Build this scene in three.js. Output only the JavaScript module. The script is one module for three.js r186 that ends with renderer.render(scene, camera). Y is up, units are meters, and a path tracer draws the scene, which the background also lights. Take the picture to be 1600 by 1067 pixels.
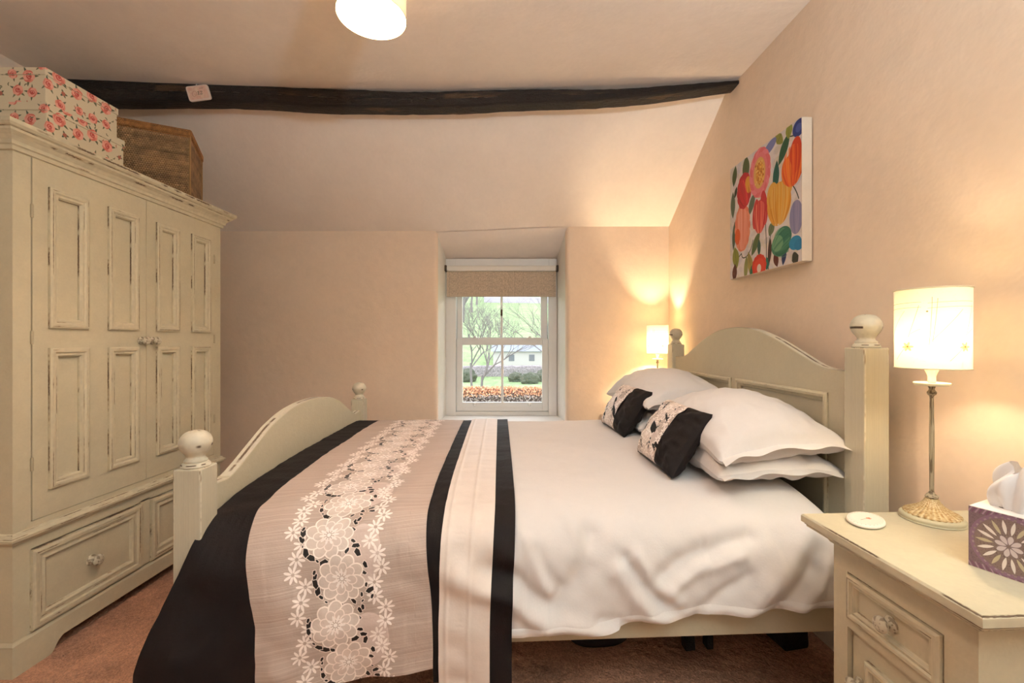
import * as THREE from 'three';
import { RoundedBoxGeometry } from 'three/addons/geometries/RoundedBoxGeometry.js';
import { mergeGeometries, mergeVertices, toCreasedNormals } from 'three/addons/utils/BufferGeometryUtils.js';
import { ImprovedNoise } from 'three/addons/math/ImprovedNoise.js';

// ------------------------------------------------------------------ camera, sky, exposure
const scene = new THREE.Scene();
const FOCAL = 690;                                            // pixels at 1600 x 1067
const camera = new THREE.PerspectiveCamera(2 * Math.atan(533.5 / FOCAL) * 180 / Math.PI, 1600 / 1067, 0.05, 400);
camera.position.set(0, 1.2, 0);
camera.lookAt(0, 1.2, -1);
camera.setViewOffset(1600, 1067, -15, 0, 1600, 1067);         // the photograph is a little off-centre
scene.add(camera);
const renderer = new THREE.WebGLRenderer({ antialias: true });
renderer.toneMapping = THREE.LinearToneMapping;
renderer.toneMappingExposure = 1.05;
renderer.shadowMap.enabled = true;
scene.background = new THREE.Color(0.92, 0.96, 1.0);          // an even, overcast sky
scene.backgroundIntensity = 3.6;
const LAMP_COLOUR = new THREE.Color(1.0, 0.80, 0.52);
const PENDANT_COLOUR = new THREE.Color(1.0, 0.76, 0.62), FILL_UPLIGHT_COLOUR = new THREE.Color(0.62, 0.84, 1.0);
const PENDANT_POWER = 2.8, LAMP_POWER = 0.34, FAR_LAMP_POWER = 2.0, FILL_UPLIGHT_POWER = 20.5;

// ------------------------------------------------------------------ helpers
const EYE = 1.2;
function rand(seed) { let a = seed >>> 0; return () => { a = (a + 0x6D2B79F5) >>> 0; let t = a; t = Math.imul(t ^ (t >>> 15), t | 1); t ^= t + Math.imul(t ^ (t >>> 7), t | 61); return ((t ^ (t >>> 14)) >>> 0) / 4294967296; }; }
const noise = new ImprovedNoise();
const n3 = (x, y, z = 0.37) => noise.noise(x, y, z);
function fbm(x, y, z = 0.37, o = 4) { let s = 0, a = 0.5, f = 1; for (let i = 0; i < o; i++) { s += a * n3(x * f, y * f, z + i * 7.3); a *= 0.5; f *= 2.03; } return s; }
const lerp = (a, b, t) => a + (b - a) * t;
const clamp = (x, a = 0, b = 1) => Math.min(b, Math.max(a, x));
const smooth = (a, b, x) => { const t = clamp((x - a) / (b - a)); return t * t * (3 - 2 * t); };
function curve1(pts) {                                        // smooth y(x) through points
  return x => {
    if (x <= pts[0][0]) return pts[0][1];
    for (let i = 1; i < pts.length; i++) if (x <= pts[i][0]) {
      const [x0, y0] = pts[i - 1], [x1, y1] = pts[i], h = x1 - x0, t = (x - x0) / h;
      const m = j => { const a = pts[Math.max(0, j - 1)], b = pts[Math.min(pts.length - 1, j + 1)]; return (b[1] - a[1]) / (b[0] - a[0] || 1); };
      const t2 = t * t, t3 = t2 * t;
      return (2 * t3 - 3 * t2 + 1) * y0 + (t3 - 2 * t2 + t) * h * m(i - 1) + (3 * t2 - 2 * t3) * y1 + (t3 - t2) * h * m(i);
    }
    return pts[pts.length - 1][1];
  };
}
const taken = {};
function numbered(name) { const k = taken[name] = (taken[name] ?? -1) + 1; return k ? `${name}_${String(k).padStart(3, '0')}` : name; }
function tag(o, label, category, group, kind) { if (label) o.userData.label = label; if (category) o.userData.category = category; if (group) o.userData.group = group; if (kind) o.userData.kind = kind; return o; }
function thing(name, label, category, [x, y, z] = [0, 0, 0], turn = 0, group) {
  const g = new THREE.Group(); g.name = numbered(name); g.position.set(x, y, z); g.rotation.y = turn; scene.add(g);
  return tag(g, label, category, group);
}
function mesh(name, geo, mat, parent) {
  const m = new THREE.Mesh(Array.isArray(geo) ? merge(geo) : geo, mat);
  m.castShadow = m.receiveShadow = true; m.name = parent ? name : numbered(name); (parent ?? scene).add(m); return m;
}
function struct(name, geo, mat, parent) { const m = mesh(name, geo, mat, parent); if (!parent) m.userData.kind = 'structure'; return m; }
function merge(list) {
  const gs = list.map(g => { let a = g.index ? g.toNonIndexed() : g; for (const k of Object.keys(a.attributes)) if (!['position', 'normal', 'uv'].includes(k)) a.deleteAttribute(k); return a; });
  return mergeGeometries(gs);
}
function planarUV(geo) {                                      // texture coordinates in metres
  const g = geo.index ? geo.toNonIndexed() : geo; const p = g.attributes.position, uv = new Float32Array(p.count * 2);
  const a = new THREE.Vector3(), b = new THREE.Vector3(), c = new THREE.Vector3();
  for (let i = 0; i < p.count; i += 3) {
    a.fromBufferAttribute(p, i); b.fromBufferAttribute(p, i + 1); c.fromBufferAttribute(p, i + 2);
    const n = b.clone().sub(a).cross(c.clone().sub(a)); const ax = Math.abs(n.x), ay = Math.abs(n.y), az = Math.abs(n.z);
    for (let j = 0; j < 3; j++) { const x = p.getX(i + j), y = p.getY(i + j), z = p.getZ(i + j); const [s, t] = ay >= ax && ay >= az ? [x, z] : ax >= az ? [z, y] : [x, y]; uv[(i + j) * 2] = s; uv[(i + j) * 2 + 1] = t; }
  }
  g.setAttribute('uv', new THREE.BufferAttribute(uv, 2)); return g;
}
function box(x0, x1, y0, y1, z0, z1, r = 0) {
  const w = Math.abs(x1 - x0), h = Math.abs(y1 - y0), d = Math.abs(z1 - z0);
  const g = r ? new RoundedBoxGeometry(w, h, d, 2, Math.min(r, w / 2.01, h / 2.01, d / 2.01)) : new THREE.BoxGeometry(w, h, d);
  g.translate((x0 + x1) / 2, (y0 + y1) / 2, (z0 + z1) / 2); return g;
}
const pbox = (...a) => planarUV(box(...a));
function lathe(pts, seg = 40) { return new THREE.LatheGeometry(pts.map(p => new THREE.Vector2(Math.max(p[0], 1e-4), p[1])), seg); }
function smoothLathe(pts, n = 40, seg = 40) { const c = new THREE.SplineCurve(pts.map(p => new THREE.Vector2(...p))); return lathe(c.getPoints(n).map(p => [p.x, p.y]), seg); }
function tube(pts, r, seg = 24, rs = 8) { return new THREE.TubeGeometry(new THREE.CatmullRomCurve3(pts.map(p => new THREE.Vector3(...p))), seg, r, rs); }
function gridGeo(nu, nv, fn, uvfn) {                          // fn(a,b) -> [x,y,z] with a,b in 0..1
  const pos = [], uv = [], idx = [];
  for (let j = 0; j <= nv; j++) for (let i = 0; i <= nu; i++) { const a = i / nu, b = j / nv; const p = fn(a, b); pos.push(...p); uv.push(...(uvfn ? uvfn(a, b, p) : [a, b])); }
  for (let j = 0; j < nv; j++) for (let i = 0; i < nu; i++) { const k = j * (nu + 1) + i; idx.push(k, k + 1, k + nu + 2, k, k + nu + 2, k + nu + 1); }
  const g = new THREE.BufferGeometry(); g.setAttribute('position', new THREE.Float32BufferAttribute(pos, 3)); g.setAttribute('uv', new THREE.Float32BufferAttribute(uv, 2)); g.setIndex(idx); g.computeVertexNormals(); return g;
}
// a mitred picture-frame moulding in the local xy plane, outer rectangle x0..x1, y0..y1; profile = [[inset, height], ...]
function frameMoulding(x0, x1, y0, y1, profile) {
  const pos = [], uv = [], np = profile.length;
  const corner = (k, ins) => [[x0 + ins, y0 + ins], [x1 - ins, y0 + ins], [x1 - ins, y1 - ins], [x0 + ins, y1 - ins]][k];
  for (let k = 0; k < 4; k++) for (let i = 0; i + 1 < np; i++) {
    const [ia, ha] = profile[i], [ib, hb] = profile[i + 1], k2 = (k + 1) % 4;
    const A = corner(k, ia), B = corner(k2, ia), C = corner(k2, ib), D = corner(k, ib);
    const along = p => (k % 2 ? p[1] : p[0]) + k * 0.37;
    const va = i / (np - 1), vb = (i + 1) / (np - 1);
    const P = [[...A, ha, along(A), va], [...B, ha, along(B), va], [...C, hb, along(C), vb], [...D, hb, along(D), vb]];
    for (const q of [0, 1, 2, 0, 2, 3]) { pos.push(P[q][0], P[q][1], P[q][2]); uv.push(P[q][3], P[q][4]); }
  }
  const g = new THREE.BufferGeometry(); g.setAttribute('position', new THREE.Float32BufferAttribute(pos, 3)); g.setAttribute('uv', new THREE.Float32BufferAttribute(uv, 2)); g.computeVertexNormals(); return g;
}
// a straight or three-sided moulding that runs round the left side, front and right side of a cabinet; profile = [[outward, y], ...]; sits on a box x0..x1, z back..0
function skirtMoulding(x0, x1, zback, profile) {
  const pos = [], uv = [], np = profile.length;
  const pt = (k, o) => [[x0 - o, zback], [x0 - o, o], [x1 + o, o], [x1 + o, zback]][k];
  for (let k = 0; k < 3; k++) for (let i = 0; i + 1 < np; i++) {
    const [oa, ya] = profile[i], [ob, yb] = profile[i + 1]; const A = pt(k, oa), B = pt(k + 1, oa), C = pt(k + 1, ob), D = pt(k, ob);
    const al = p => (k === 1 ? p[0] : p[1]) + k * 0.41;
    const P = [[A[0], ya, A[1], al(A), i / (np - 1)], [B[0], ya, B[1], al(B), i / (np - 1)], [C[0], yb, C[1], al(C), (i + 1) / (np - 1)], [D[0], yb, D[1], al(D), (i + 1) / (np - 1)]];
    for (const q of [0, 1, 2, 0, 2, 3]) { pos.push(P[q][0], P[q][1], P[q][2]); uv.push(P[q][3], P[q][4]); }
  }
  const g = new THREE.BufferGeometry(); g.setAttribute('position', new THREE.Float32BufferAttribute(pos, 3)); g.setAttribute('uv', new THREE.Float32BufferAttribute(uv, 2)); g.computeVertexNormals(); return g;
}
// ------------------------------------------------------------------ textures
function dataTex(w, h, fn, srgb = true, wrap = true) {        // fn(x 0..1, y 0..1, px, py) -> [r,g,b] 0..255
  const d = new Uint8Array(w * h * 4);
  for (let y = 0; y < h; y++) for (let x = 0; x < w; x++) { const c = fn((x + 0.5) / w, (y + 0.5) / h, x, y), k = (y * w + x) * 4; d[k] = clamp(c[0], 0, 255); d[k + 1] = clamp(c[1], 0, 255); d[k + 2] = clamp(c[2], 0, 255); d[k + 3] = c[3] ?? 255; }
  const t = new THREE.DataTexture(d, w, h, THREE.RGBAFormat); t.magFilter = THREE.LinearFilter; t.minFilter = THREE.LinearMipmapLinearFilter; t.generateMipmaps = true;
  if (wrap) t.wrapS = t.wrapT = THREE.RepeatWrapping; if (srgb) t.colorSpace = THREE.SRGBColorSpace; t.needsUpdate = true; return t;
}
function canvasTex(w, h, draw, srgb = true, wrap = true) {
  const c = document.createElement('canvas'); c.width = w; c.height = h; const g = c.getContext('2d'); draw(g, w, h);
  const t = new THREE.CanvasTexture(c); if (srgb) t.colorSpace = THREE.SRGBColorSpace; if (wrap) t.wrapS = t.wrapT = THREE.RepeatWrapping; t.anisotropy = 8; return t;
}
// tileable noise: a value lattice that wraps
function tileNoise(n, seed) {
  const r = rand(seed), v = Float32Array.from({ length: n * n }, () => r());
  return (x, y) => { x = ((x % 1) + 1) % 1 * n; y = ((y % 1) + 1) % 1 * n; const i = Math.floor(x), j = Math.floor(y), fx = x - i, fy = y - j, sx = fx * fx * (3 - 2 * fx), sy = fy * fy * (3 - 2 * fy), g = (a, b) => v[(b % n) * n + (a % n)]; return lerp(lerp(g(i, j), g(i + 1, j), sx), lerp(g(i, j + 1), g(i + 1, j + 1), sx), sy); };
}
const tn8 = tileNoise(8, 1), tn16 = tileNoise(16, 2), tn32 = tileNoise(32, 3), tn64 = tileNoise(64, 4), tn128 = tileNoise(128, 5), tn256 = tileNoise(256, 6);
const metres = (t, s, s2 = s) => { const c = t.clone(); c.repeat.set(1 / s, 1 / s2); c.needsUpdate = true; return c; };
const hexRGB = h => [(h >> 16) & 255, (h >> 8) & 255, h & 255];
function mottled(hex, amp, size = 256) { const c = hexRGB(hex); return dataTex(size, size, (x, y) => { const k = 1 + amp * (0.4 * tn8(x, y) + 0.3 * tn32(x, y) + 0.3 * tn128(x, y) - 0.5); return c.map(v => v * k); }); }
const grainBump = dataTex(256, 256, (x, y) => { const v = 255 * (0.45 * tn16(x, y) + 0.3 * tn64(x, y) + 0.25 * tn256(x, y)); return [v, v, v]; }, false);
const weaveBump = dataTex(128, 128, (x, y, i, j) => { const v = 128 + 60 * Math.sin(i * Math.PI / 2) * Math.cos(j * Math.PI / 2) + 60 * (tn64(x, y) - 0.5); return [v, v, v]; }, false);
// worn paint for mouldings: u runs along (1 m per repeat), v across the profile; brown lines paint in both rubbed-through wood and groove shade
function wornShadeTex(hex, lines, amount, seed) {
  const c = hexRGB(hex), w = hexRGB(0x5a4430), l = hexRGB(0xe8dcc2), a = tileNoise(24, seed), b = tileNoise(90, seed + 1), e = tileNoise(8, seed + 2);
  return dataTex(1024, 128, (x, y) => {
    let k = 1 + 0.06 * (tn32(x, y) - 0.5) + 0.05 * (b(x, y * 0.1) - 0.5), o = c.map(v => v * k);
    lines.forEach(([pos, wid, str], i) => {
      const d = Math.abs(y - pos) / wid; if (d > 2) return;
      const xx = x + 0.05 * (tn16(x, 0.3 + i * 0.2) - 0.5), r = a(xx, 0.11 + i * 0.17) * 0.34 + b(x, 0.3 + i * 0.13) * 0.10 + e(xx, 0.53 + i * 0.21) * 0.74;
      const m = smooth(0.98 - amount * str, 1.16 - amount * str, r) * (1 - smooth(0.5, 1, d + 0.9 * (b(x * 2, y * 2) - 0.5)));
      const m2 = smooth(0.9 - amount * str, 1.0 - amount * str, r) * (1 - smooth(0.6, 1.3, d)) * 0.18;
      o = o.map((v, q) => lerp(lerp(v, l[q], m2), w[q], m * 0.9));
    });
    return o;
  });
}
// worn paint for square timbers: uv 0..1 per face, rubbed at the left and right edges and a few chips
function wornFaceTex(hex, seed, amount = 0.5) {
  const c = hexRGB(hex), w = hexRGB(0x6a5238), l = hexRGB(0xe9e0cc), a = tileNoise(28, seed), b = tileNoise(100, seed + 1), e = tileNoise(10, seed + 2);
  return dataTex(128, 1024, (x, y) => {
    const k = 1 + 0.05 * (b(x * 0.6, y * 0.05) - 0.5) + 0.03 * (tn64(x, y) - 0.5); let o = c.map(v => v * k); const d = Math.min(x, 1 - x) / 0.05;
    if (d < 2) { const yy = y + 0.05 * (tn16(0.3, y) - 0.5), r = a(x < 0.5 ? 0.2 : 0.7, yy) * 0.34 + b(x < 0.5 ? 0.2 : 0.6, y) * 0.12 + e(x < 0.5 ? 0.13 : 0.83, yy) * 0.72; const m = smooth(0.98 - amount, 1.16 - amount, r) * (1 - smooth(0.4, 1.1, d + 0.6 * (b(x * 3, y) - 0.5))); const m2 = smooth(0.88 - amount, 0.98 - amount, r) * (1 - smooth(0.6, 1.6, d)) * 0.5; o = o.map((v, q) => lerp(lerp(v, l[q], m2), w[q], m)); }
    return o;
  });
}
// ------------------------------------------------------------------ materials
const std = (o) => new THREE.MeshStandardMaterial({ roughness: 0.8, ...o });
const WALL = 0xf1d9c2, PAINT = 0xcabfa3;
const wallMap = mottled(WALL, 0.05), wallBump = dataTex(256, 256, (x, y) => { const v = 255 * (0.6 * tn8(x, y) + 0.25 * tn32(x, y) + 0.15 * tn256(x, y)); return [v, v, v]; }, false);
const wallMat = std({ map: metres(wallMap, 1.7), bumpMap: metres(wallBump, 1.1), bumpScale: 0.004, roughness: 0.9 });
const ceilMat = std({ map: metres(mottled(0xf8e9dc, 0.04), 1.9), bumpMap: metres(wallBump, 1.5), bumpScale: 0.005, roughness: 0.95 });
const daylitRevealMat = std({ map: metres(mottled(0xe9e2d8, 0.04), 1.3), bumpMap: metres(wallBump, 1.1), bumpScale: 0.008, roughness: 0.85 });
const carpetMap = dataTex(512, 512, (x, y) => { const k = 0.72 + 0.56 * (0.3 * tn8(x, y) + 0.2 * tn64(x, y) + 0.5 * tn256(x, y)); return [184 * k, 138 * k, 112 * k]; });
const carpetMat = std({ map: metres(carpetMap, 0.8), bumpMap: metres(grainBump, 0.35), bumpScale: 0.012, roughness: 1 });
const trimMat = std({ color: 0xe9e3da, roughness: 0.5 });
const whiteGloss = std({ map: metres(mottled(0xeceae8, 0.02), 0.6), roughness: 0.4 });
const paintMap = mottled(PAINT, 0.07);
const paint = std({ map: metres(paintMap, 0.7), bumpMap: metres(grainBump, 0.5), bumpScale: 0.0012, roughness: 0.55 });
const wornShadeA = std({ map: wornShadeTex(PAINT, [[0.05, 0.05, 1.1], [0.30, 0.02, 0.7], [0.92, 0.055, 1.15], [0.60, 0.02, 0.75]], 0.47, 11), roughness: 0.55 });  // shade of the panel grooves is painted in along with the wear
const wornShadeCornice = std({ map: wornShadeTex(PAINT, [[0.04, 0.03, 0.7], [0.28, 0.02, 1.05], [0.5, 0.02, 0.9], [0.66, 0.02, 1], [0.86, 0.03, 1]], 0.35, 31), roughness: 0.55 });  // brown lines mix wear with painted shade under the moulding steps
const wornTop = std({ map: wornShadeTex(PAINT, [[0.06, 0.03, 0.9], [0.27, 0.02, 1], [0.45, 0.02, 0.9], [0.62, 0.025, 1.1], [0.74, 0.02, 0.9], [0.9, 0.03, 1]], 0.42, 47), roughness: 0.55 });
const wornPost = std({ map: wornFaceTex(0xc2baa4, 51, 0.30), roughness: 0.5 });
const BEDPAINT = 0xc3b9a0;
const bedPaint = std({ map: metres(mottled(BEDPAINT, 0.05), 0.7), bumpMap: metres(grainBump, 0.5), bumpScale: 0.001, roughness: 0.5 });
const bedWornEdge = std({ map: wornShadeTex(0xd2cab6, [[0.5, 0.16, 0.95]], 0.40, 71), roughness: 0.5 });
const wornKnob = std({ map: dataTex(256, 256, (x, y) => { const c = hexRGB(0xcdc5b0), w = hexRGB(0x4a3828); const ring = (1 - smooth(0.5, 1.4, Math.abs(y - 0.66 + 0.02 * (tn8(x, 0.2) - 0.5)) / 0.016)) * smooth(0.38, 0.52, tn16(x, 0.3)); const top = smooth(0.9, 0.96, y) * smooth(0.52, 0.66, tn16(x * 0.8, y)); const low = (1 - smooth(0.5, 1.2, Math.abs(y - 0.16) / 0.015)) * smooth(0.5, 0.6, tn16(x, 0.8)); const m = clamp(ring + top + low); return c.map((v, i) => lerp(v * (1 + 0.05 * (tn32(x, y) - 0.5)), w[i], m)); }), roughness: 0.42 });
const beamMat = std({ map: metres(dataTex(1024, 256, (x, y) => { const g = tn32(x * 0.5, y * 4) * 0.5 + tn128(x * 0.4, y * 3) * 0.5, p = smooth(0.62, 0.8, tn8(x, y * 0.7) * 0.6 + tn32(x, y) * 0.4); const k = 0.5 + g; return [30 * k + 46 * p, 22 * k + 34 * p, 17 * k + 20 * p]; }), 1.6, 0.4), bumpMap: metres(grainBump, 0.5, 0.16), bumpScale: 0.012, roughness: 0.62 });
const cotton = new THREE.MeshPhysicalMaterial({ map: metres(mottled(0xe0dad7, 0.02), 0.5), bumpMap: metres(grainBump, 0.30), bumpScale: 0.0005, roughness: 0.9, sheen: 0.2, sheenRoughness: 0.6, sheenColor: new THREE.Color(1, 1, 1), side: THREE.DoubleSide });
const blackFabric = new THREE.MeshPhysicalMaterial({ map: metres(mottled(0x171213, 0.15), 0.3), bumpMap: metres(grainBump, 0.25), bumpScale: 0.001, roughness: 0.72, specularIntensity: 0.5, sheen: 0.05, sheenRoughness: 0.5, sheenColor: new THREE.Color(0.2, 0.18, 0.2), side: THREE.DoubleSide });
const SATIN = 0xe4d6cc;
const satinBump = dataTex(256, 256, (x, y) => { const v = 255 * (0.5 * tn16(x * 0.5, y * 1) + 0.3 * tn32(x * 0.5, y * 2) + 0.2 * tn128(x, y)); return [v, v, v]; }, false);
const satin = new THREE.MeshPhysicalMaterial({ map: metres(mottled(SATIN, 0.04), 0.4), bumpMap: metres(satinBump, 0.5), bumpScale: 0.0012, roughness: 0.5, sheen: 0.4, sheenRoughness: 0.4, sheenColor: new THREE.Color(0.9, 0.8, 0.75), side: THREE.DoubleSide });

// ------------------------------------------------------------------ the room
const WZ = 3.39, FZ = 3.75, CEIL = 2.635, XL = -2.6, ZF = 2.3;      // window wall, window plane, ceiling, left wall, wall behind the camera
const wallX = d => 1.3175 - 0.055 * d;                              // the wall behind the headboard is not square to the window wall
const turnR = 0.055;
{
  struct('floor', [pbox(XL - 0.2, 1.6, -0.12, 0, -4.0, ZF + 0.2)], carpetMat);
  struct('ceiling', [pbox(XL - 0.2, 1.6, CEIL, CEIL + 0.12, -2.57, ZF + 0.2)], ceilMat);
  struct('wall_left', [pbox(XL - 0.15, XL, -0.1, CEIL + 0.1, -4.0, ZF + 0.15)], wallMat);
  // wall behind the headboard
  const sh = new THREE.Shape(); sh.moveTo(wallX(4.0), 4.0); sh.lineTo(1.7, 4.0); sh.lineTo(1.7, -ZF - 0.15); sh.lineTo(wallX(-ZF - 0.15), -ZF - 0.15); sh.closePath();
  const wr = new THREE.ExtrudeGeometry(sh, { depth: CEIL + 0.15, bevelEnabled: false }); wr.rotateX(-Math.PI / 2); wr.translate(0, -0.1, 0);
  struct('wall_right', planarUV(wr), wallMat);
  // window wall: two solid piers with worn, rounded reveal edges, a block under the sill and a head above the window
  const pier = (pts, y1) => { const s = new THREE.Shape(); s.moveTo(...pts[0]); for (let i = 1; i < pts.length; i++) pts[i].length === 4 ? s.quadraticCurveTo(...pts[i]) : s.lineTo(...pts[i]); s.closePath(); const g = new THREE.ExtrudeGeometry(s, { depth: y1 + 0.1, bevelEnabled: false, curveSegments: 6 }); g.rotateX(-Math.PI / 2); g.translate(0, -0.1, 0); return g; };
  const left = pier([[XL - 0.1, WZ], [-0.648 - 0.03, WZ], [-0.648, WZ, -0.648, WZ + 0.03], [-0.64, FZ + 0.12], [XL - 0.1, FZ + 0.12]], 2.25);
  const right = pier([[1.6, WZ], [0.344 + 0.03, WZ], [0.344, WZ, 0.342, WZ + 0.03], [0.288, FZ + 0.12], [1.6, FZ + 0.12]], 2.25);
  const paintIn = pbox(-0.7, 0.4, -0.1, 0.56, -FZ - 0.12, -WZ);
  const lining = (a, b, c2, d2) => { const s = new THREE.Shape(); s.moveTo(a, WZ + 0.035); s.lineTo(b, WZ + 0.035); s.lineTo(d2, FZ + 0.1); s.lineTo(c2, FZ + 0.1); s.closePath(); const g = new THREE.ExtrudeGeometry(s, { depth: 1.5, bevelEnabled: false }); g.rotateX(-Math.PI / 2); g.translate(0, 0.55, 0); return planarUV(g); };
  struct('daylit_lining_2', lining(-0.66, -0.6475, -0.66, -0.6395), daylitRevealMat); struct('daylit_lining_3', lining(0.3415, 0.36, 0.2875, 0.32), daylitRevealMat);  // paler linings: daylight on the reveals is put into their colour
  const head = pbox(-0.7, 0.4, 1.86, 2.6, -FZ - 0.14, -FZ - 0.04);
  struct('wall_back', [planarUV(left), planarUV(right), paintIn, head], wallMat);
  struct('wall_front', pbox(XL - 0.1, 1.7, -0.1, CEIL + 0.1, ZF, ZF + 0.15), wallMat);
  // sloping ceiling from the flat ceiling down to the eaves; it runs on over the window recess
  const eave = x => lerp(2.04, 2.075, smooth(-0.66, 0.35, x));
  const kinkD = 2.56, grid = gridGeo(60, 24, (a, b) => { const x = lerp(XL - 0.1, 1.45, a), d = lerp(kinkD - 0.02, WZ + 0.01, b); const y = lerp(CEIL + 0.004, eave(x), Math.pow(b, 1.0)) + 0.006 * fbm(x * 1.3, d * 1.5); return [x, y, -d]; });
  const rec = gridGeo(20, 12, (a, b) => { const x = lerp(-0.66, 0.36, a), d = lerp(WZ, FZ + 0.06, b); return [x, lerp(eave(x), 1.885, Math.pow(b, 0.9)) + 0.004 * n3(x * 3, d * 3), -d]; });
  const slab = (g, t) => { const top = g.clone(), p = top.attributes.position; for (let i = 0; i < p.count; i++) p.setY(i, p.getY(i) + t); top.index.array.reverse(); return [g, top]; };
  struct('ceiling_slope', slab(grid, 0.05).map(planarUV), ceilMat);
  struct('ceiling_recess', planarUV(rec), ceilMat);
  const roof = new THREE.BoxGeometry(4.6, 0.12, 2.4); roof.rotateX(-Math.atan(0.69)); roof.translate(-0.5, 2.62, -3.2);
  struct('roof', planarUV(roof), std({ color: 0x55585c, roughness: 0.9 }));  // unseen slab added to stop sky light leaking in over the slope
  // sill board
  struct('trim_1', [box(-0.70, 0.335, 0.545, 0.575, -FZ + 0.02, -WZ + 0.018, 0.008)], whiteGloss);
  struct('baseboard_right', [(() => { const g = box(-0.018, 0, 0, 0.13, -5.0, 1.0, 0.004); g.rotateY(turnR); g.translate(1.3175, 0, 0); return planarUV(g); })()], trimMat);
  struct('baseboard_back', [pbox(XL, 1.13, 0, 0.13, -WZ, -WZ + 0.018)], trimMat);
}
// ------------------------------------------------------------------ sash window
const glass = new THREE.MeshPhysicalMaterial({ color: 0xffffff, transmission: 1, roughness: 0.0, thickness: 0, ior: 1.45 });
{
  const w = new THREE.Group(); w.name = 'window_1'; w.userData.kind = 'structure'; scene.add(w);
  const X = (px, d) => (px - 815) / FOCAL * d, Y = (py, d) => EYE - (py - 533) / FOCAL * d;   // sizes read off the photograph at the window's distance
  const z = -FZ, x0 = X(696, FZ), x1 = X(870, FZ);
  const fx0 = -0.557, fx1 = 0.229, fy0 = 0.605;
  mesh('window_frame', [box(x0, fx0, 0.56, 1.9, z - 0.09, z + 0.012, 0.004), box(fx1, x1, 0.56, 1.9, z - 0.09, z + 0.012, 0.004), box(fx0, fx1, 1.78, 1.9, z - 0.09, z + 0.012, 0.002), box(fx0, fx1, 0.56, fy0, z - 0.09, z + 0.012, 0.002)], whiteGloss, w);
  const sash = (name, sx0, sx1, gy0, gy1, gx0, gx1, y0, y1, zz, th) => {
    const s = mesh(name, [box(sx0, gx0, y0, y1, zz - th, zz, 0.004), box(gx1, sx1, y0, y1, zz - th, zz, 0.004), box(gx0, gx1, y0, gy0, zz - th, zz, 0.002), box(gx0, gx1, gy1, y1, zz - th, zz, 0.002)], whiteGloss, w);
    const m = (gx0 + gx1) / 2;
    mesh('glazing_bar', box(m - 0.010, m + 0.010, gy0, gy1, zz - th * 0.8, zz - 0.008, 0.004), whiteGloss, s);
    for (const [a, b] of [[gx0, m], [m, gx1]]) mesh('pane', box(a - 0.004, b + 0.004, gy0 - 0.004, gy1 + 0.004, zz - th * 0.55 - 0.0015, zz - th * 0.55 + 0.0015), glass, s);
    return s;
  };
  const lower = sash('lower_sash', -0.553, 0.227, 0.682, 1.170, -0.503, 0.174, 0.607, 1.222, z - 0.005, 0.038);
  const upper = sash('upper_sash', -0.553, 0.222, 1.235, 1.74, -0.510, 0.165, 1.19, 1.78, z - 0.048, 0.038);
  const brass = std({ color: 0x4b382a, metalness: 0.6, roughness: 0.4 });
  for (const x of [-0.40, 0.07]) { mesh('sash_lift', smoothLathe([[0.0, 0], [0.014, 0.002], [0.012, 0.01], [0.004, 0.013], [0, 0.013]], 12, 16).rotateX(Math.PI / 2).translate(x, 0.665, z - 0.005), whiteGloss, lower); }
  for (const x of [-0.40, 0.07]) mesh('sash_fastener', [box(x - 0.03, x + 0.03, 1.222, 1.232, z - 0.04, z - 0.01, 0.003), box(x - 0.012, x + 0.012, 1.232, 1.246, z - 0.035, z - 0.015, 0.004)], whiteGloss, lower);
  mesh('sash_catch', box(-0.181, -0.163, 1.42, 1.475, z - 0.052, z - 0.03, 0.003), brass, upper);
}
// roller blind
{
  const g = thing('roller_blind', 'half-lowered beige slub roller blind with a white head rail at the top of the window', 'blind', [0, 0, 0]);
  const z = -3.70, f = std({ map: metres(dataTex(512, 256, (x, y) => { const k = 0.80 + 0.22 * tn128(x * 1, y * 0.12) + 0.16 * tn256(x, y * 0.3) + 0.08 * tn64(x * 0.3, y); return [190 * k, 172 * k, 152 * k]; }), 0.6, 0.4), roughness: 0.95, side: THREE.DoubleSide });
  const X = px => (px - 815) / FOCAL * 3.70, Y = py => EYE - (py - 533) / FOCAL * 3.70;
  mesh('blind_fabric', [box(X(698), X(868.5), Y(461), Y(421), z - 0.001, z + 0.001)], f, g);
  mesh('hem_bar', [box(X(698), X(868.5), Y(463.2), Y(459.5), z - 0.006, z + 0.006, 0.003)], f, g);
  mesh('head_rail', [box(X(698.5), X(869), Y(423.5), Y(415), z - 0.02, z + 0.03, 0.01)], trimMat, g);
  const dark = std({ color: 0x4e4034, roughness: 0.6 });
  for (const px of [697, 870.5]) mesh('bracket', box(X(px) - 0.008, X(px) + 0.008, Y(424), Y(414.5), z - 0.022, z + 0.032, 0.004), dark, g);
}
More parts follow.
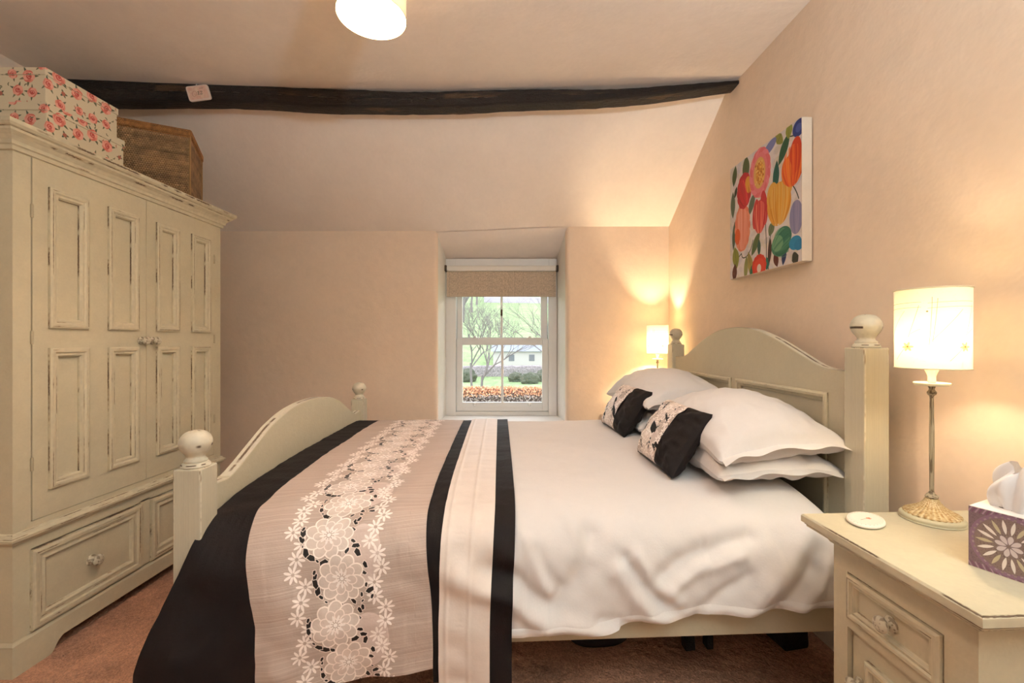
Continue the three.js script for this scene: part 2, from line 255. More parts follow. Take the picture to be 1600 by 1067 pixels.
// ------------------------------------------------------------------ ceiling beam
{
  const top = [[105, 120], [175, 120], [269, 123], [319, 127], [387, 129], [437, 133], [498, 136], [560, 138], [641, 141], [745, 139], [854, 137], [962, 137], [1053, 131], [1151, 124]];
  const bot = [[105, 172], [181, 172], [289, 172], [356, 172], [437, 176], [505, 180], [601, 181], [727, 180], [817, 175], [908, 172.5], [1020, 164], [1151, 146]];
  const ft = curve1(top), fb = curve1(bot);
  const N = 110, M = 16, TH = 0.05, D = t => 2.40 + 0.10 * Math.sin(Math.PI * clamp(t));
  const g = gridGeo(N, M, (a, b) => {
    const d = D(a), x = lerp(-2.6, 1.182, a), px = clamp(815 + FOCAL * x / d, 105, 1151);
    const yt = Math.min(CEIL + 0.01, EYE - (ft(px) - 533) / FOCAL * d + 0.0), yb = EYE - (fb(px) - 533) / FOCAL * (d + 2 * TH);
    const cy = (yt + yb) / 2, hy = (yt - yb) / 2, th = b * 2 * Math.PI, c = Math.cos(th), s = Math.sin(th), p = 0.32;
    const k = 1 + 0.05 * fbm(a * 22, b * 5) ;
    const z = TH * Math.sign(c) * Math.pow(Math.abs(c), p), y = hy * Math.sign(s) * Math.pow(Math.abs(s), p);
    return [x, cy + y * (1 + 0.10 * fbm(a * 26, 3 + b * 2)) + 0.003 * n3(a * 90, b * 8), -(d + TH) + z * k];
  }, (a, b) => [a * 3.8, b * 0.6]);
  struct('ceiling_beam', g, beamMat); scene.getObjectByName('ceiling_beam').userData = { label: 'dark stained crooked oak beam spanning the ceiling where it starts to slope', category: 'beam' };
  const t = thing('hanging_tag', 'small pale pink plaque with printed figures fixed to the dark ceiling beam', 'plaque', [(311 - 815) / FOCAL * 2.455, EYE - (145.5 - 533) / FOCAL * 2.455, -2.455]);
  t.rotation.z = 0.10;
  const sh = new THREE.Shape(), w = 0.060, h = 0.043, r = 0.012, sk = -0.014; sh.moveTo(-w - sk * -1 + r, -h); 
  const pts = [[-w + 0.010, -h], [w + 0.008, -h + 0.004], [w - 0.008, h - 0.002], [-w - 0.006, h - 0.004]]; const s2 = new THREE.Shape();
  pts.forEach((p, i) => { const q = pts[(i + 1) % 4], o = pts[(i + 3) % 4]; const L = (a, b, k) => { const dx = b[0] - a[0], dy = b[1] - a[1], l = Math.hypot(dx, dy); return [a[0] + dx / l * k, a[1] + dy / l * k]; }; const a = L(p, o, r), b = L(p, q, r); i ? s2.lineTo(...a) : s2.moveTo(...a); s2.quadraticCurveTo(...p, ...b); }); s2.closePath();
  mesh('plaque', new THREE.ExtrudeGeometry(s2, { depth: 0.006, bevelEnabled: true, bevelSize: 0.002, bevelThickness: 0.002, bevelSegments: 2 }), std({ color: 0xe6cfc2, roughness: 0.6 }), t);
  const face = new THREE.ShapeGeometry(s2.clone()); const p = face.attributes.position, uv = face.attributes.uv; for (let i = 0; i < p.count; i++) uv.setXY(i, p.getX(i) / 0.14 + 0.5, p.getY(i) / 0.1 + 0.5); face.scale(0.9, 0.88, 1); face.translate(0, 0, 0.0085);
  mesh('print', face, std({ map: canvasTex(280, 200, (c, W, H) => { c.fillStyle = '#e3bda8'; c.fillRect(0, 0, W, H); const r2 = rand(8); for (let i = 0; i < 60; i++) { c.fillStyle = ['rgba(232,190,170,.5)', 'rgba(214,150,130,.3)', 'rgba(238,214,190,.5)'][i % 3]; c.beginPath(); c.ellipse(r2() * W, r2() * H, 10 + 20 * r2(), 8 + 12 * r2(), r2() * 3, 0, 7); c.fill(); } c.strokeStyle = 'rgba(170,110,90,.7)'; c.lineWidth = 5; c.beginPath(); c.ellipse(96, 110, 26, 34, 0.2, 0, 7); c.stroke(); c.fillStyle = '#6c5a44'; c.font = 'bold 62px serif'; c.fillText('12', 128, 126); c.fillStyle = 'rgba(120,90,70,.6)'; c.fillRect(160, 44, 46, 7); }), roughness: 0.6 }), t);
  mesh('hanger', tube([[-0.01, 0.041, 0.002], [-0.008, 0.05, 0.002], [-0.004, 0.058, -0.002]], 0.003, 8, 6), std({ color: 0xd8c8c0 }), t);
}
// ------------------------------------------------------------------ painted furniture parts
const knobGeo = (r) => smoothLathe([[0.0, 0], [r * 0.95, 0], [r * 1.0, r * 0.22], [r * 0.62, r * 0.42], [r * 0.45, r * 0.7], [r * 0.5, r * 0.95], [r * 0.95, r * 1.25], [r * 1.08, r * 1.6], [r * 0.9, r * 1.95], [r * 0.45, r * 2.12], [0, r * 2.15]], 40, 28);
const knobMat = std({ map: dataTex(128, 128, (x, y) => { const c = hexRGB(0xc9bfa8), w = hexRGB(0x6a5a48); const m = smooth(0.55, 0.7, tn16(x, y)) * 0.55; return c.map((v, i) => lerp(v, w[i], m)); }), roughness: 0.5 });
const PANEL = [[0, 0], [0.0, 0.010], [0.007, 0.013], [0.016, 0.013], [0.022, 0.009], [0.030, 0.009], [0.036, 0.002], [0.036, -0.008]];
// ------------------------------------------------------------------ wardrobe
{
  const K = 0.968, d0 = 1.577, d1 = 2.665, L = d1 - d0, BX = -1.818, DEP = 0.62;
  const g = thing('wardrobe', 'large cream distressed painted wardrobe with two panelled doors over two drawers', 'wardrobe', [BX, 0, -d0], Math.PI / 2);
  const yt = 1.895, yw = 0.475;
  const doorX = [0.061, 0.560, 1.029], doorY = [1.9 - 0.0, 0.535]; doorY[0] = EYE + 0.726 * K - 0.0;
  // carcass: sides, top, back and the face frame round the doors and drawers
  mesh('carcass', [pbox(0, 0.02, 0.05, yt, -DEP, -0.025), pbox(L - 0.02, L, 0.05, yt, -DEP, -0.025), pbox(0.02, L - 0.02, yt - 0.02, yt, -DEP + 0.012, -0.025), pbox(0.02, L - 0.02, 0.1, yt, -DEP, -DEP + 0.012), pbox(0.02, L - 0.02, 0.09, 0.11, -DEP + 0.012, -0.03),
    pbox(0, doorX[0] - 0.002, 0.1, yt, -0.025, 0), pbox(doorX[2] + 0.002, L, 0.1, yt, -0.025, 0), pbox(doorX[0] - 0.002, doorX[2] + 0.002, doorY[0] + 0.002, yt, -0.025, 0), pbox(doorX[0] - 0.002, doorX[2] + 0.002, 0.432, doorY[1] - 0.002, -0.025, 0),
    pbox(doorX[0] - 0.002, doorX[2] + 0.002, 0.09, 0.126, -0.025, 0), pbox(0.53, 0.582, 0.12, 0.44, -0.025, 0), pbox(0.02, L - 0.02, 0.126, 0.432, -0.03, -0.028)], paint, g);
  mesh('cornice', [skirtMoulding(0, L, -DEP, [[-0.01, yt], [0.046, yt + 0.078], [0.062, yt + 0.078]].slice(0, 0).concat([[0.0, yt - 0.012], [0.010, yt - 0.010], [0.012, yt + 0.004], [0.018, yt + 0.008], [0.020, yt + 0.02], [0.030, yt + 0.034], [0.044, yt + 0.046], [0.046, yt + 0.054], [0.055, yt + 0.058], [0.061, yt + 0.066], [0.061, yt + 0.08], [0.0, yt + 0.08]]))], wornShadeCornice, g);
  mesh('top_board', pbox(-0.05, L + 0.05, yt + 0.06, yt + 0.0795, -DEP, 0.05), paint, g);
  mesh('waist_moulding', [skirtMoulding(0, L, -DEP, [[0, yw - 0.008], [0.006, yw - 0.006], [0.01, yw + 0.002], [0.018, yw + 0.008], [0.02, yw + 0.018], [0.012, yw + 0.024], [0.006, yw + 0.034], [0, yw + 0.036]])], wornShadeCornice, g);
  // plinth with shaped bracket feet
  {
    const s = new THREE.Shape(), h = 0.112; s.moveTo(-0.011, 0); s.lineTo(0.11, 0); s.bezierCurveTo(0.135, 0.0, 0.13, 0.032, 0.165, 0.048); s.lineTo(L - 0.165, 0.048); s.bezierCurveTo(L - 0.13, 0.032, L - 0.135, 0, L - 0.11, 0); s.lineTo(L + 0.011, 0); s.lineTo(L + 0.011, h); s.lineTo(-0.011, h); s.closePath();
    const f = new THREE.ExtrudeGeometry(s, { depth: 0.02, bevelEnabled: false }); f.translate(0, 0, -0.008);
    const cap = skirtMoulding(0, L, -DEP, [[0.011, h - 0.002], [0.011, h], [0.004, h + 0.008], [0, h + 0.010]]);
    mesh('plinth', [planarUV(f), pbox(-0.011, 0.01, 0, h, -DEP, -0.008), pbox(L - 0.01, L + 0.011, 0, h, -DEP, -0.008), cap], paint, g);
  }
  const panelCols = [[0.061 + 0.055, 0.061 + 0.055 + 0.155], [0.061 + 0.298, 0.061 + 0.298 + 0.154]], off = [0, 0.512];
  const rows = [[EYE + 0.053 * K, EYE + 0.612 * K], [EYE - 0.585 * K, EYE - 0.026 * K]];
  for (let k = 0; k < 2; k++) {
    const a = doorX[k] + 0.0015, b = doorX[k + 1] - 0.0015, [yt2, yb] = doorY; const cols = k ? [[0.560 + 0.055, 0.560 + 0.201], [0.560 + 0.288, 0.560 + 0.434]] : panelCols.map(c => [c[0], c[1]]);
    const rails = []; const xs = [a, cols[0][0] + 0.02, cols[0][1] - 0.02, cols[1][0] + 0.02, cols[1][1] - 0.02, b];
    rails.push(pbox(xs[0], xs[1], yb, yt2, -0.024, 0.002), pbox(xs[2], xs[3], yb, yt2, -0.024, 0.002), pbox(xs[4], xs[5], yb, yt2, -0.024, 0.002));
    for (const [p, q] of [[xs[1], xs[2]], [xs[3], xs[4]]]) rails.push(pbox(p, q, yb, rows[1][0] + 0.02, -0.024, 0.002), pbox(p, q, rows[1][1] - 0.02, rows[0][0] + 0.02, -0.024, 0.002), pbox(p, q, rows[0][1] - 0.02, yt2, -0.024, 0.002));
    const door = mesh('door', rails, paint, g);
    for (const c of cols) for (const r of rows) {
      const m = frameMoulding(c[0], c[1], r[0], r[1], PANEL); m.translate(0, 0, 0.002);
      mesh('panel_moulding', m, wornShadeA, door);
      mesh('panel', pbox(c[0] + 0.02, c[1] - 0.02, r[0] + 0.02, r[1] - 0.02, -0.016, -0.005), paint, door);
    }
    const kn = knobGeo(0.0185); kn.rotateX(Math.PI / 2); kn.translate(k ? 0.560 + 0.032 : 0.560 - 0.032, EYE + 0.004, 0.002); mesh('knob', kn, knobMat, door);
    for (const y of [0.72, 1.19, 1.66]) mesh('hinge', lathe([[0, 0], [0.005, 0], [0.005, 0.018], [0.0055, 0.02], [0.005, 0.022], [0.005, 0.045], [0.0035, 0.05], [0, 0.051]], 12).translate(k ? doorX[2] + 0.001 : doorX[0] - 0.001, y, 0.003), std({ color: 0xb5a88c, roughness: 0.6 }), door);
  }
  for (const [a, b] of [[0.055, 0.527], [0.585, 1.033]]) {
    const y0 = EYE - 1.106 * K, y1 = EYE - 0.80 * K;
    const dr = mesh('drawer', pbox(a + 0.02, b - 0.02, y0 + 0.02, y1 - 0.02, -0.02, -0.004), paint, g);
    const m = frameMoulding(a, b, y0, y1, [[0, -0.01], [0, 0.012], [0.009, 0.015], [0.022, 0.014], [0.026, 0.007], [0.036, 0.007], [0.045, 0.009], [0.052, 0.004], [0.055, -0.006]]);
    mesh('drawer_moulding', m, wornShadeA, dr);
    const kn = knobGeo(0.021); kn.rotateX(Math.PI / 2); kn.translate((a + b) / 2 + 0.0, (y0 + y1) / 2 - 0.0, -0.004); mesh('knob', kn, knobMat, dr);
  }
}
// ------------------------------------------------------------------ boxes on the wardrobe
const floral = canvasTex(1024, 1024, (c, W, H) => {
  c.fillStyle = '#d0c2a6'; c.fillRect(0, 0, W, H); const r = rand(17);
  const at = (x, y, f) => { for (const dx of [-W, 0, W]) for (const dy of [-H, 0, H]) { c.save(); c.translate(x + dx, y + dy); f(); c.restore(); } };
  const leaf = (a, l, w, col) => { c.save(); c.rotate(a); c.fillStyle = col; c.beginPath(); c.moveTo(0, 0); c.quadraticCurveTo(l * .5, -w, l, 0); c.quadraticCurveTo(l * .5, w, 0, 0); c.fill(); c.restore(); };
  const pts = []; for (let t = 0; t < 4000 && pts.length < 60; t++) { const p = [r() * W, r() * H]; if (pts.every(q => { const dx = Math.min(Math.abs(p[0] - q[0]), W - Math.abs(p[0] - q[0])), dy = Math.min(Math.abs(p[1] - q[1]), H - Math.abs(p[1] - q[1])); return Math.hypot(dx, dy) > 104; })) pts.push(p); }
  pts.forEach((p, i) => {
    const s = 0.8 + r() * 0.5, a0 = r() * 6.28, small = i % 4 === 3, q = [r(), r(), r(), r(), r(), r(), r(), r(), r(), r()];
    at(p[0], p[1], () => {
      for (let k = 0; k < 4; k++) leaf(a0 + k * 1.5 + q[k], (small ? 34 : 66) * s, 15 * s, ['#5c5f46', '#74705a', '#4c5748'][k % 3]);
      if (small) { c.fillStyle = '#a8604e'; for (let k = 0; k < 5; k++) { c.beginPath(); c.arc(Math.cos(k * 1.26 + a0) * 9, Math.sin(k * 1.26 + a0) * 9, 8, 0, 7); c.fill(); } return; }
      for (let k = 0; k < 6; k++) { c.fillStyle = ['#d98a78', '#cf6f60', '#e2a08e'][k % 3]; c.beginPath(); c.ellipse(Math.cos(a0 + k * 1.05) * 21 * s, Math.sin(a0 + k * 1.05) * 21 * s, 23 * s, 17 * s, a0 + k * 1.05 + 1.2, 0, 7); c.fill(); }
      c.fillStyle = '#b94f45'; c.beginPath(); c.arc(0, 0, 17 * s, 0, 7); c.fill(); c.strokeStyle = '#e6a595'; c.lineWidth = 4; c.beginPath(); c.arc(2, -2, 9 * s, a0, a0 + 4); c.stroke(); c.beginPath(); c.arc(0, 0, 24 * s, a0 + 2, a0 + 4.4); c.stroke();
    });
  });
  for (let i = 0; i < 70; i++) { const x = r() * W, y = r() * H, a = r() * 6.28; at(x, y, () => { c.rotate(a); c.fillStyle = ['#6a6750', '#b2705e'][i % 2]; c.beginPath(); c.ellipse(0, 0, 10, 4, 0, 0, 7); c.fill(); c.beginPath(); c.ellipse(9, 7, 8, 4, 1, 0, 7); c.fill(); }); }
});
const floralMat = std({ map: metres(floral, 0.54), roughness: 0.7 });
function lidBox(label, X, d0, len, wid, y0, y1, lidH) {          // a card storage box with a lift-off lid
  const g = thing('storage_box', label, 'box', [X, y0, -d0], Math.PI / 2);
  const h = y1 - y0;
  mesh('box_body', pbox(0, len, 0, h - 0.008, -wid, 0, 0.002), floralMat, g);
  const e = 0.004; mesh('lid', [pbox(-e, len + e, h - lidH, h, -wid - e, e, 0.003)], floralMat, g);
}
{
  const top = 1.9745;
  lidBox('lower rose-patterned card box with lid, under the other on the wardrobe', -1.885, 1.753, 0.338, 0.44, top, 2.15, 0.032);
  lidBox('upper rose-patterned card box with lid, topmost of the stack on the wardrobe', -1.90, 1.762, 0.312, 0.42, 2.15, 2.293, 0.03);
  // seagrass hamper, turned at an angle
  const ang = Math.atan2(0.325, -0.173);
  const strand = tileNoise(40, 91), wv = dataTex(512, 512, (x, y) => { const row = Math.floor(y * 40) / 40, k = 0.80 + 0.26 * (strand(0.37, row + 0.0125) - 0.5) + 0.24 * (strand(x * 0.7, row + 0.0125) - 0.5) + 0.16 * (tn8(x, y) - 0.5) + 0.10 * (tn256(x, y) - 0.5); return [200 * k, 156 * k, 110 * k]; });
  const wb = dataTex(512, 512, (x, y) => { const row = Math.floor(y * 40), o = row % 2 ? 0.5 : 0, s = Math.sin((x * 40 + o) * 2 * Math.PI) * 0.5 + 0.5, t = Math.abs(Math.sin(y * 40 * Math.PI)); const v = 255 * t * (0.4 + 0.6 * s); return [v, v, v]; }, false);
  const weave = std({ map: metres(wv, 0.42), bumpMap: metres(wb, 0.42), bumpScale: 0.008, roughness: 0.85 });
  const lidM = std({ map: metres(wv, 0.30), bumpMap: metres(wb, 0.30), bumpScale: 0.004, roughness: 0.85, color: 0xffe2b8 });
  const g = thing('seagrass_hamper', 'woven brown seagrass hamper with a lid, set at an angle behind the rose boxes', 'basket', [-1.782, top, -2.375]);
  // local x runs along the face turned to the camera, local z along the short side
  const ex = new THREE.Vector3(-0.85, 0, 0.527).normalize(), ez = new THREE.Vector3(-0.47, 0, -0.883).normalize(); const m = new THREE.Matrix4().makeBasis(ez, new THREE.Vector3(0, 1, 0), ex.clone().normalize());
  g.rotation.setFromRotationMatrix(new THREE.Matrix4().makeBasis(ez, new THREE.Vector3(0, 1, 0), new THREE.Vector3().crossVectors(ez, new THREE.Vector3(0, 1, 0))));
  const sgn = Math.sign(new THREE.Vector3().crossVectors(ez, new THREE.Vector3(0, 1, 0)).dot(ex));
  const a = 0.37, b = 0.40 * sgn, H = 0.355;
  mesh('basket_body', [pbox(0, a, 0, H, 0, b, 0.012)], weave, g);
  mesh('corner_binding', [0, a].flatMap(x => [0, b].map(z => pbox(x - 0.004, x + 0.004 + 0, 0, H, z - 0.004, z + 0.004, 0.003))), std({ color: 0x9a7448, roughness: 0.9 }), g);
  mesh('lid', [pbox(-0.008, a + 0.008, H - 0.035, H + 0.008, -0.008 * sgn, b + 0.008 * sgn, 0.01)], lidM, g);
}
// ------------------------------------------------------------------ bed
const BW = 1.56, BL = 2.116, BED = [-0.987, 0, -1.338], BT = 0.05;       // local x: foot to head, local -z: near to far side
const bedToWorld = (u, y, v) => { const c = Math.cos(BT), s = Math.sin(BT); return [BED[0] + u * c - v * s, y, BED[2] - u * s - v * c]; };
{
  const g = thing('double_bed', 'cream painted wooden double bed with curved headboard, footboard and ball finials', 'bed', BED, BT);
  const boardShape = (prof, y0, v0, v1) => { const s = new THREE.Shape(); s.moveTo(v0, y0); s.lineTo(v1, y0); const n = 60; for (let i = n; i >= 0; i--) { const v = lerp(v0, v1, i / n); s.lineTo(v, prof(v)); } s.closePath(); return s; };
  const mirror = p => curve1([...p, ...p.slice(0, -1).reverse().map(([a, b]) => [BW - a, b])]);
  const headP = mirror([[0.02, 1.10], [0.09, 1.096], [0.187, 1.107], [0.315, 1.156], [0.449, 1.208], [0.607, 1.252], [0.78, 1.267]]);
  const footP = mirror([[0.02, 0.752], [0.09, 0.746], [0.14, 0.746], [0.214, 0.774], [0.317, 0.822], [0.418, 0.866], [0.571, 0.905], [0.78, 0.920]]);
  const board = (name, prof, x, th, ylow, openTop, facing) => {
    const holes = []; const s = boardShape(prof, ylow, 0.02, BW - 0.02);
    const mid = BW / 2, cells = [[0.155, mid - 0.035], [mid + 0.035, BW - 0.155]];
    for (const [a, b] of cells) { const h = new THREE.Path(); h.moveTo(a, ylow + 0.1); h.lineTo(a, openTop); h.lineTo(b, openTop); h.lineTo(b, ylow + 0.1); h.closePath(); s.holes.push(h); }
    const e = new THREE.ExtrudeGeometry(s, { depth: th, bevelEnabled: true, bevelSize: 0.003, bevelThickness: 0.003, bevelSegments: 2 });
    // local: shape x -> v (= -z), shape y -> y, extrusion -> x
    const place = q => { q.rotateY(Math.PI / 2); q.translate(x - th / 2, 0, 0); return q; };
    const bd = mesh(name, planarUV(place(e)), bedPaint, g);
    for (const [a, b] of cells) {
      mesh('panel', pbox(x - 0.004, x + 0.004, ylow + 0.1, openTop, -a, -b), bedPaint, bd);
      for (const f of [1, -1]) { const m = frameMoulding(a, b, ylow + 0.1, openTop, [[-0.014, 0], [-0.014, 0.007], [-0.006, 0.010], [0.004, 0.008], [0.010, 0.0], [0.018, -0.004], [0.020, -th / 2 + 0.006]]); if (f > 0) { m.rotateY(Math.PI / 2); m.translate(x + th / 2 + 0.003, 0, 0); } else { m.translate(-(a + b) / 2, 0, 0); m.rotateY(-Math.PI / 2); m.translate(x - th / 2 - 0.003, 0, -(a + b) / 2); } mesh('panel_moulding', m, wornShadeA, bd); }
    }
    // rubbed top edge
    const edge = gridGeo(120, 1, (p, q) => { const v = lerp(0.04, BW - 0.04, p); return [x + lerp(-th / 2 - 0.001, th / 2 + 0.001, q), prof(v) + 0.0035, -v]; }, (p, q) => [p * 1.9, q]); mesh('top_edge', edge, bedWornEdge, bd); bedWornEdge.side = THREE.DoubleSide;
    return bd;
  };
  board('headboard', headP, BL, 0.032, 0.30, 1.003);
  board('footboard', footP, 0, 0.034, 0.26, 0.642);
  const post = (u, v, top, s) => {
    const p = mesh('post', box(u - s, u + s, 0, top, -v - s, -v + s, 0.005), wornPost, g);
    const b = 0.043, y = top;
    const k = smoothLathe([[0, 0], [0.036, 0], [0.038, 0.006], [0.034, 0.012], [0.030, 0.014], [0.031, 0.019], [0.026, 0.024], [0.024, 0.030], [0.028, 0.038], [0.037, 0.050], [b, 0.066], [0.0425, 0.078], [0.037, 0.092], [0.026, 0.103], [0.012, 0.108], [0, 0.109]], 64, 40);
    k.translate(u, y, -v); mesh('finial', k, wornKnob, p);
  };
  for (const v of [0, BW]) { post(0, v, 0.823, 0.040); post(BL, v, 1.180, 0.042); }
  for (const v of [-0.012, BW + 0.012]) mesh('side_rail', pbox(0.03, BL - 0.03, 0.272, 0.41, -v - 0.013, -v + 0.013, 0.004), bedPaint, g);
  mesh('centre_rail', pbox(0.03, BL - 0.03, 0.30, 0.36, -BW / 2 - 0.03, -BW / 2 + 0.03), bedPaint, g);
  const dark = std({ color: 0x14110f, roughness: 0.7 });
  for (let k = 0; k < 14; k++) mesh('slat', pbox(0.1 + k * 0.145, 0.17 + k * 0.145, 0.36, 0.378, -BW + 0.02, -0.02), std({ color: 0xb08a5c }), g);
  const m = thing('mattress', 'pale double mattress on the bed frame beneath the white duvet', 'mattress', BED, BT);
  const mg = box(0.05, BL - 0.06, 0.382, 0.60, -BW + 0.04, -0.04, 0.05); mesh('mattress_body', planarUV(mg), cotton, m);
}
// cloth over the bed: cross-section (v, y) from the near hem over the top to the far hem
function section(hem, off, bump = 0) {
  const P = [[-0.072, hem], [-0.076, lerp(hem, 0.5, 0.5)], [-0.072, 0.50], [-0.05, 0.575], [0.0, 0.630], [0.09, 0.664], [0.28, 0.684 + bump * 0.3], [BW * 0.5, 0.692 + bump], [BW - 0.28, 0.692 + bump * 0.6], [BW - 0.06, 0.680], [BW + 0.03, 0.615], [BW + 0.055, 0.48], [BW + 0.055, 0.38]];
  const c = new THREE.SplineCurve(P.map(p => new THREE.Vector2(...p))); const S = c.getSpacedPoints(300); let arc = 0; const out = S.map((p, i) => { if (i) arc += p.distanceTo(S[i - 1]); return { v: p.x, y: p.y, s: arc }; });
  const crest = out.findIndex(p => p.v > 0.10); const s0 = out[crest].s;
  out.forEach((p, i) => { const a = out[Math.max(0, i - 1)], b = out[Math.min(out.length - 1, i + 1)]; let nx = -(b.y - a.y), ny = b.v - a.v; const l = Math.hypot(nx, ny); p.nv = nx / l; p.ny = ny / l; p.w = s0 - p.s; });
  for (const p of out) { p.v += p.nv * off; p.y += p.ny * off; }
  return q => { const f = clamp(q) * 300, i = Math.min(299, Math.floor(f)), t = f - i, a = out[i], b = out[i + 1]; return { v: lerp(a.v, b.v, t), y: lerp(a.y, b.y, t), nv: lerp(a.nv, b.nv, t), ny: lerp(a.ny, b.ny, t), w: lerp(a.w, b.w, t) }; };
}
const FOLDS = [ // [amplitude, half-width, points (u, w)]: folds on the hanging near side, w = distance down from the edge of the top
  [-0.018, 0.030, [[0.88, 0.24], [0.96, 0.27], [1.02, 0.33], [1.08, 0.356], [1.13, 0.305], [1.18, 0.23], [1.20, 0.14]]],
  [0.018, 0.032, [[0.80, 0.27], [0.95, 0.33], [1.05, 0.405], [1.18, 0.41], [1.28, 0.45], [1.36, 0.47]]],
  [0.016, 0.030, [[1.28, 0.26], [1.32, 0.32], [1.375, 0.38], [1.47, 0.44], [1.58, 0.46]]],
  [-0.014, 0.022, [[1.22, 0.40], [1.30, 0.42], [1.38, 0.455]]],
  [0.013, 0.022, [[1.33, 0.22], [1.40, 0.31], [1.46, 0.35]]],
  [-0.012, 0.018, [[1.30, 0.22], [1.345, 0.29], [1.41, 0.355]]],
  [-0.014, 0.026, [[1.40, 0.28], [1.48, 0.235], [1.60, 0.185], [1.7, 0.17]]],
  [0.012, 0.022, [[1.44, 0.31], [1.52, 0.265], [1.66, 0.22]]],
  [0.015, 0.035, [[1.62, 0.45], [1.70, 0.36], [1.80, 0.26], [1.9, 0.15]]],
  [-0.013, 0.028, [[1.70, 0.46], [1.78, 0.38], [1.88, 0.27]]],
  [0.012, 0.026, [[1.80, 0.45], [1.86, 0.36], [1.93, 0.25]]],
  [-0.010, 0.022, [[1.52, 0.40], [1.60, 0.33], [1.68, 0.28]]],
  [-0.010, 0.02, [[1.03, 0.20], [1.06, 0.26], [1.10, 0.30]]],
  [0.009, 0.018, [[1.00, 0.16], [1.03, 0.24], [1.06, 0.31]]],
  [0.008, 0.03, [[1.10, 0.02], [1.16, 0.14], [1.19, 0.22]]],
];
function segDist(u, w, pts) { let m = 9; for (let i = 1; i < pts.length; i++) { const [ax, ay] = pts[i - 1], [bx, by] = pts[i], dx = bx - ax, dy = by - ay, t = clamp(((u - ax) * dx + (w - ay) * dy) / (dx * dx + dy * dy)); const d = Math.hypot(u - ax - dx * t, w - ay - dy * t); if (d < m) m = d; } return m; }
function duvetDisp(u, w) {
  let d = 0.010 * fbm(u * 2.2, w * 2.2, 1.7, 3) + 0.004 * fbm(u * 7 + w * 3, w * 6, 4.1, 3);
  const side = smooth(0.05, 0.25, w);
  d += side * (0.014 * n3(u * 5.0 - w * 4.5, w * 3.5 + u * 1.2, 9.2) + 0.005 * n3(u * 13 - w * 12, w * 7, 3.1));
  for (const [a, r, pts] of FOLDS) { const k = segDist(u, w, pts) / r; if (k < 3) d += 1.25 * a * Math.exp(-k * k); }
  return d;
}
{
  // white duvet
  const d = thing('white_duvet', 'rumpled white cotton duvet spread over the bed and hanging down its near side', 'duvet', BED, BT);
  const hemY = curve1([[0.1, 0.34], [0.9, 0.315], [1.02, 0.325], [1.10, 0.338], [1.18, 0.332], [1.26, 0.335], [1.36, 0.360], [1.6, 0.368], [1.95, 0.382], [2.1, 0.385]]);
  const U0 = 0.06, U1 = 2.075, cache = {};
  const sec = u => { const k = Math.round(u * 200); return cache[k] ??= section(hemY(u), 0, 0.012 * smooth(1.2, 1.8, u)); };
  const pt = (a, b, extra = 0) => {
    const u = lerp(U0, U1, a), q = sec(u)(b); let k = duvetDisp(u, q.w) + extra + 0.012 * Math.exp(-Math.pow((q.w - 0.47) / 0.035, 2)) * smooth(0.9, 1, u);
    const end = smooth(1.90, 2.09, u); const y = q.y + q.ny * k - 0.11 * end * end * smooth(0.42, 0.6, q.y) + 0.012 * smooth(1.4, 1.9, u) * smooth(0.6, 0.66, q.y);
    return [u, y, -(q.v + q.nv * k)];
  };
  mesh('duvet_cover', gridGeo(260, 260, (a, b) => pt(a, b), (a, b) => [a * 2, b * 2.4]), cotton, d);
  mesh('hem_seam', gridGeo(260, 6, (a, b) => pt(a, 0.000 + b * 0.012, 0.004 * Math.sin(Math.PI * b)), (a, b) => [a * 2, b * 0.03]), cotton, d);
}
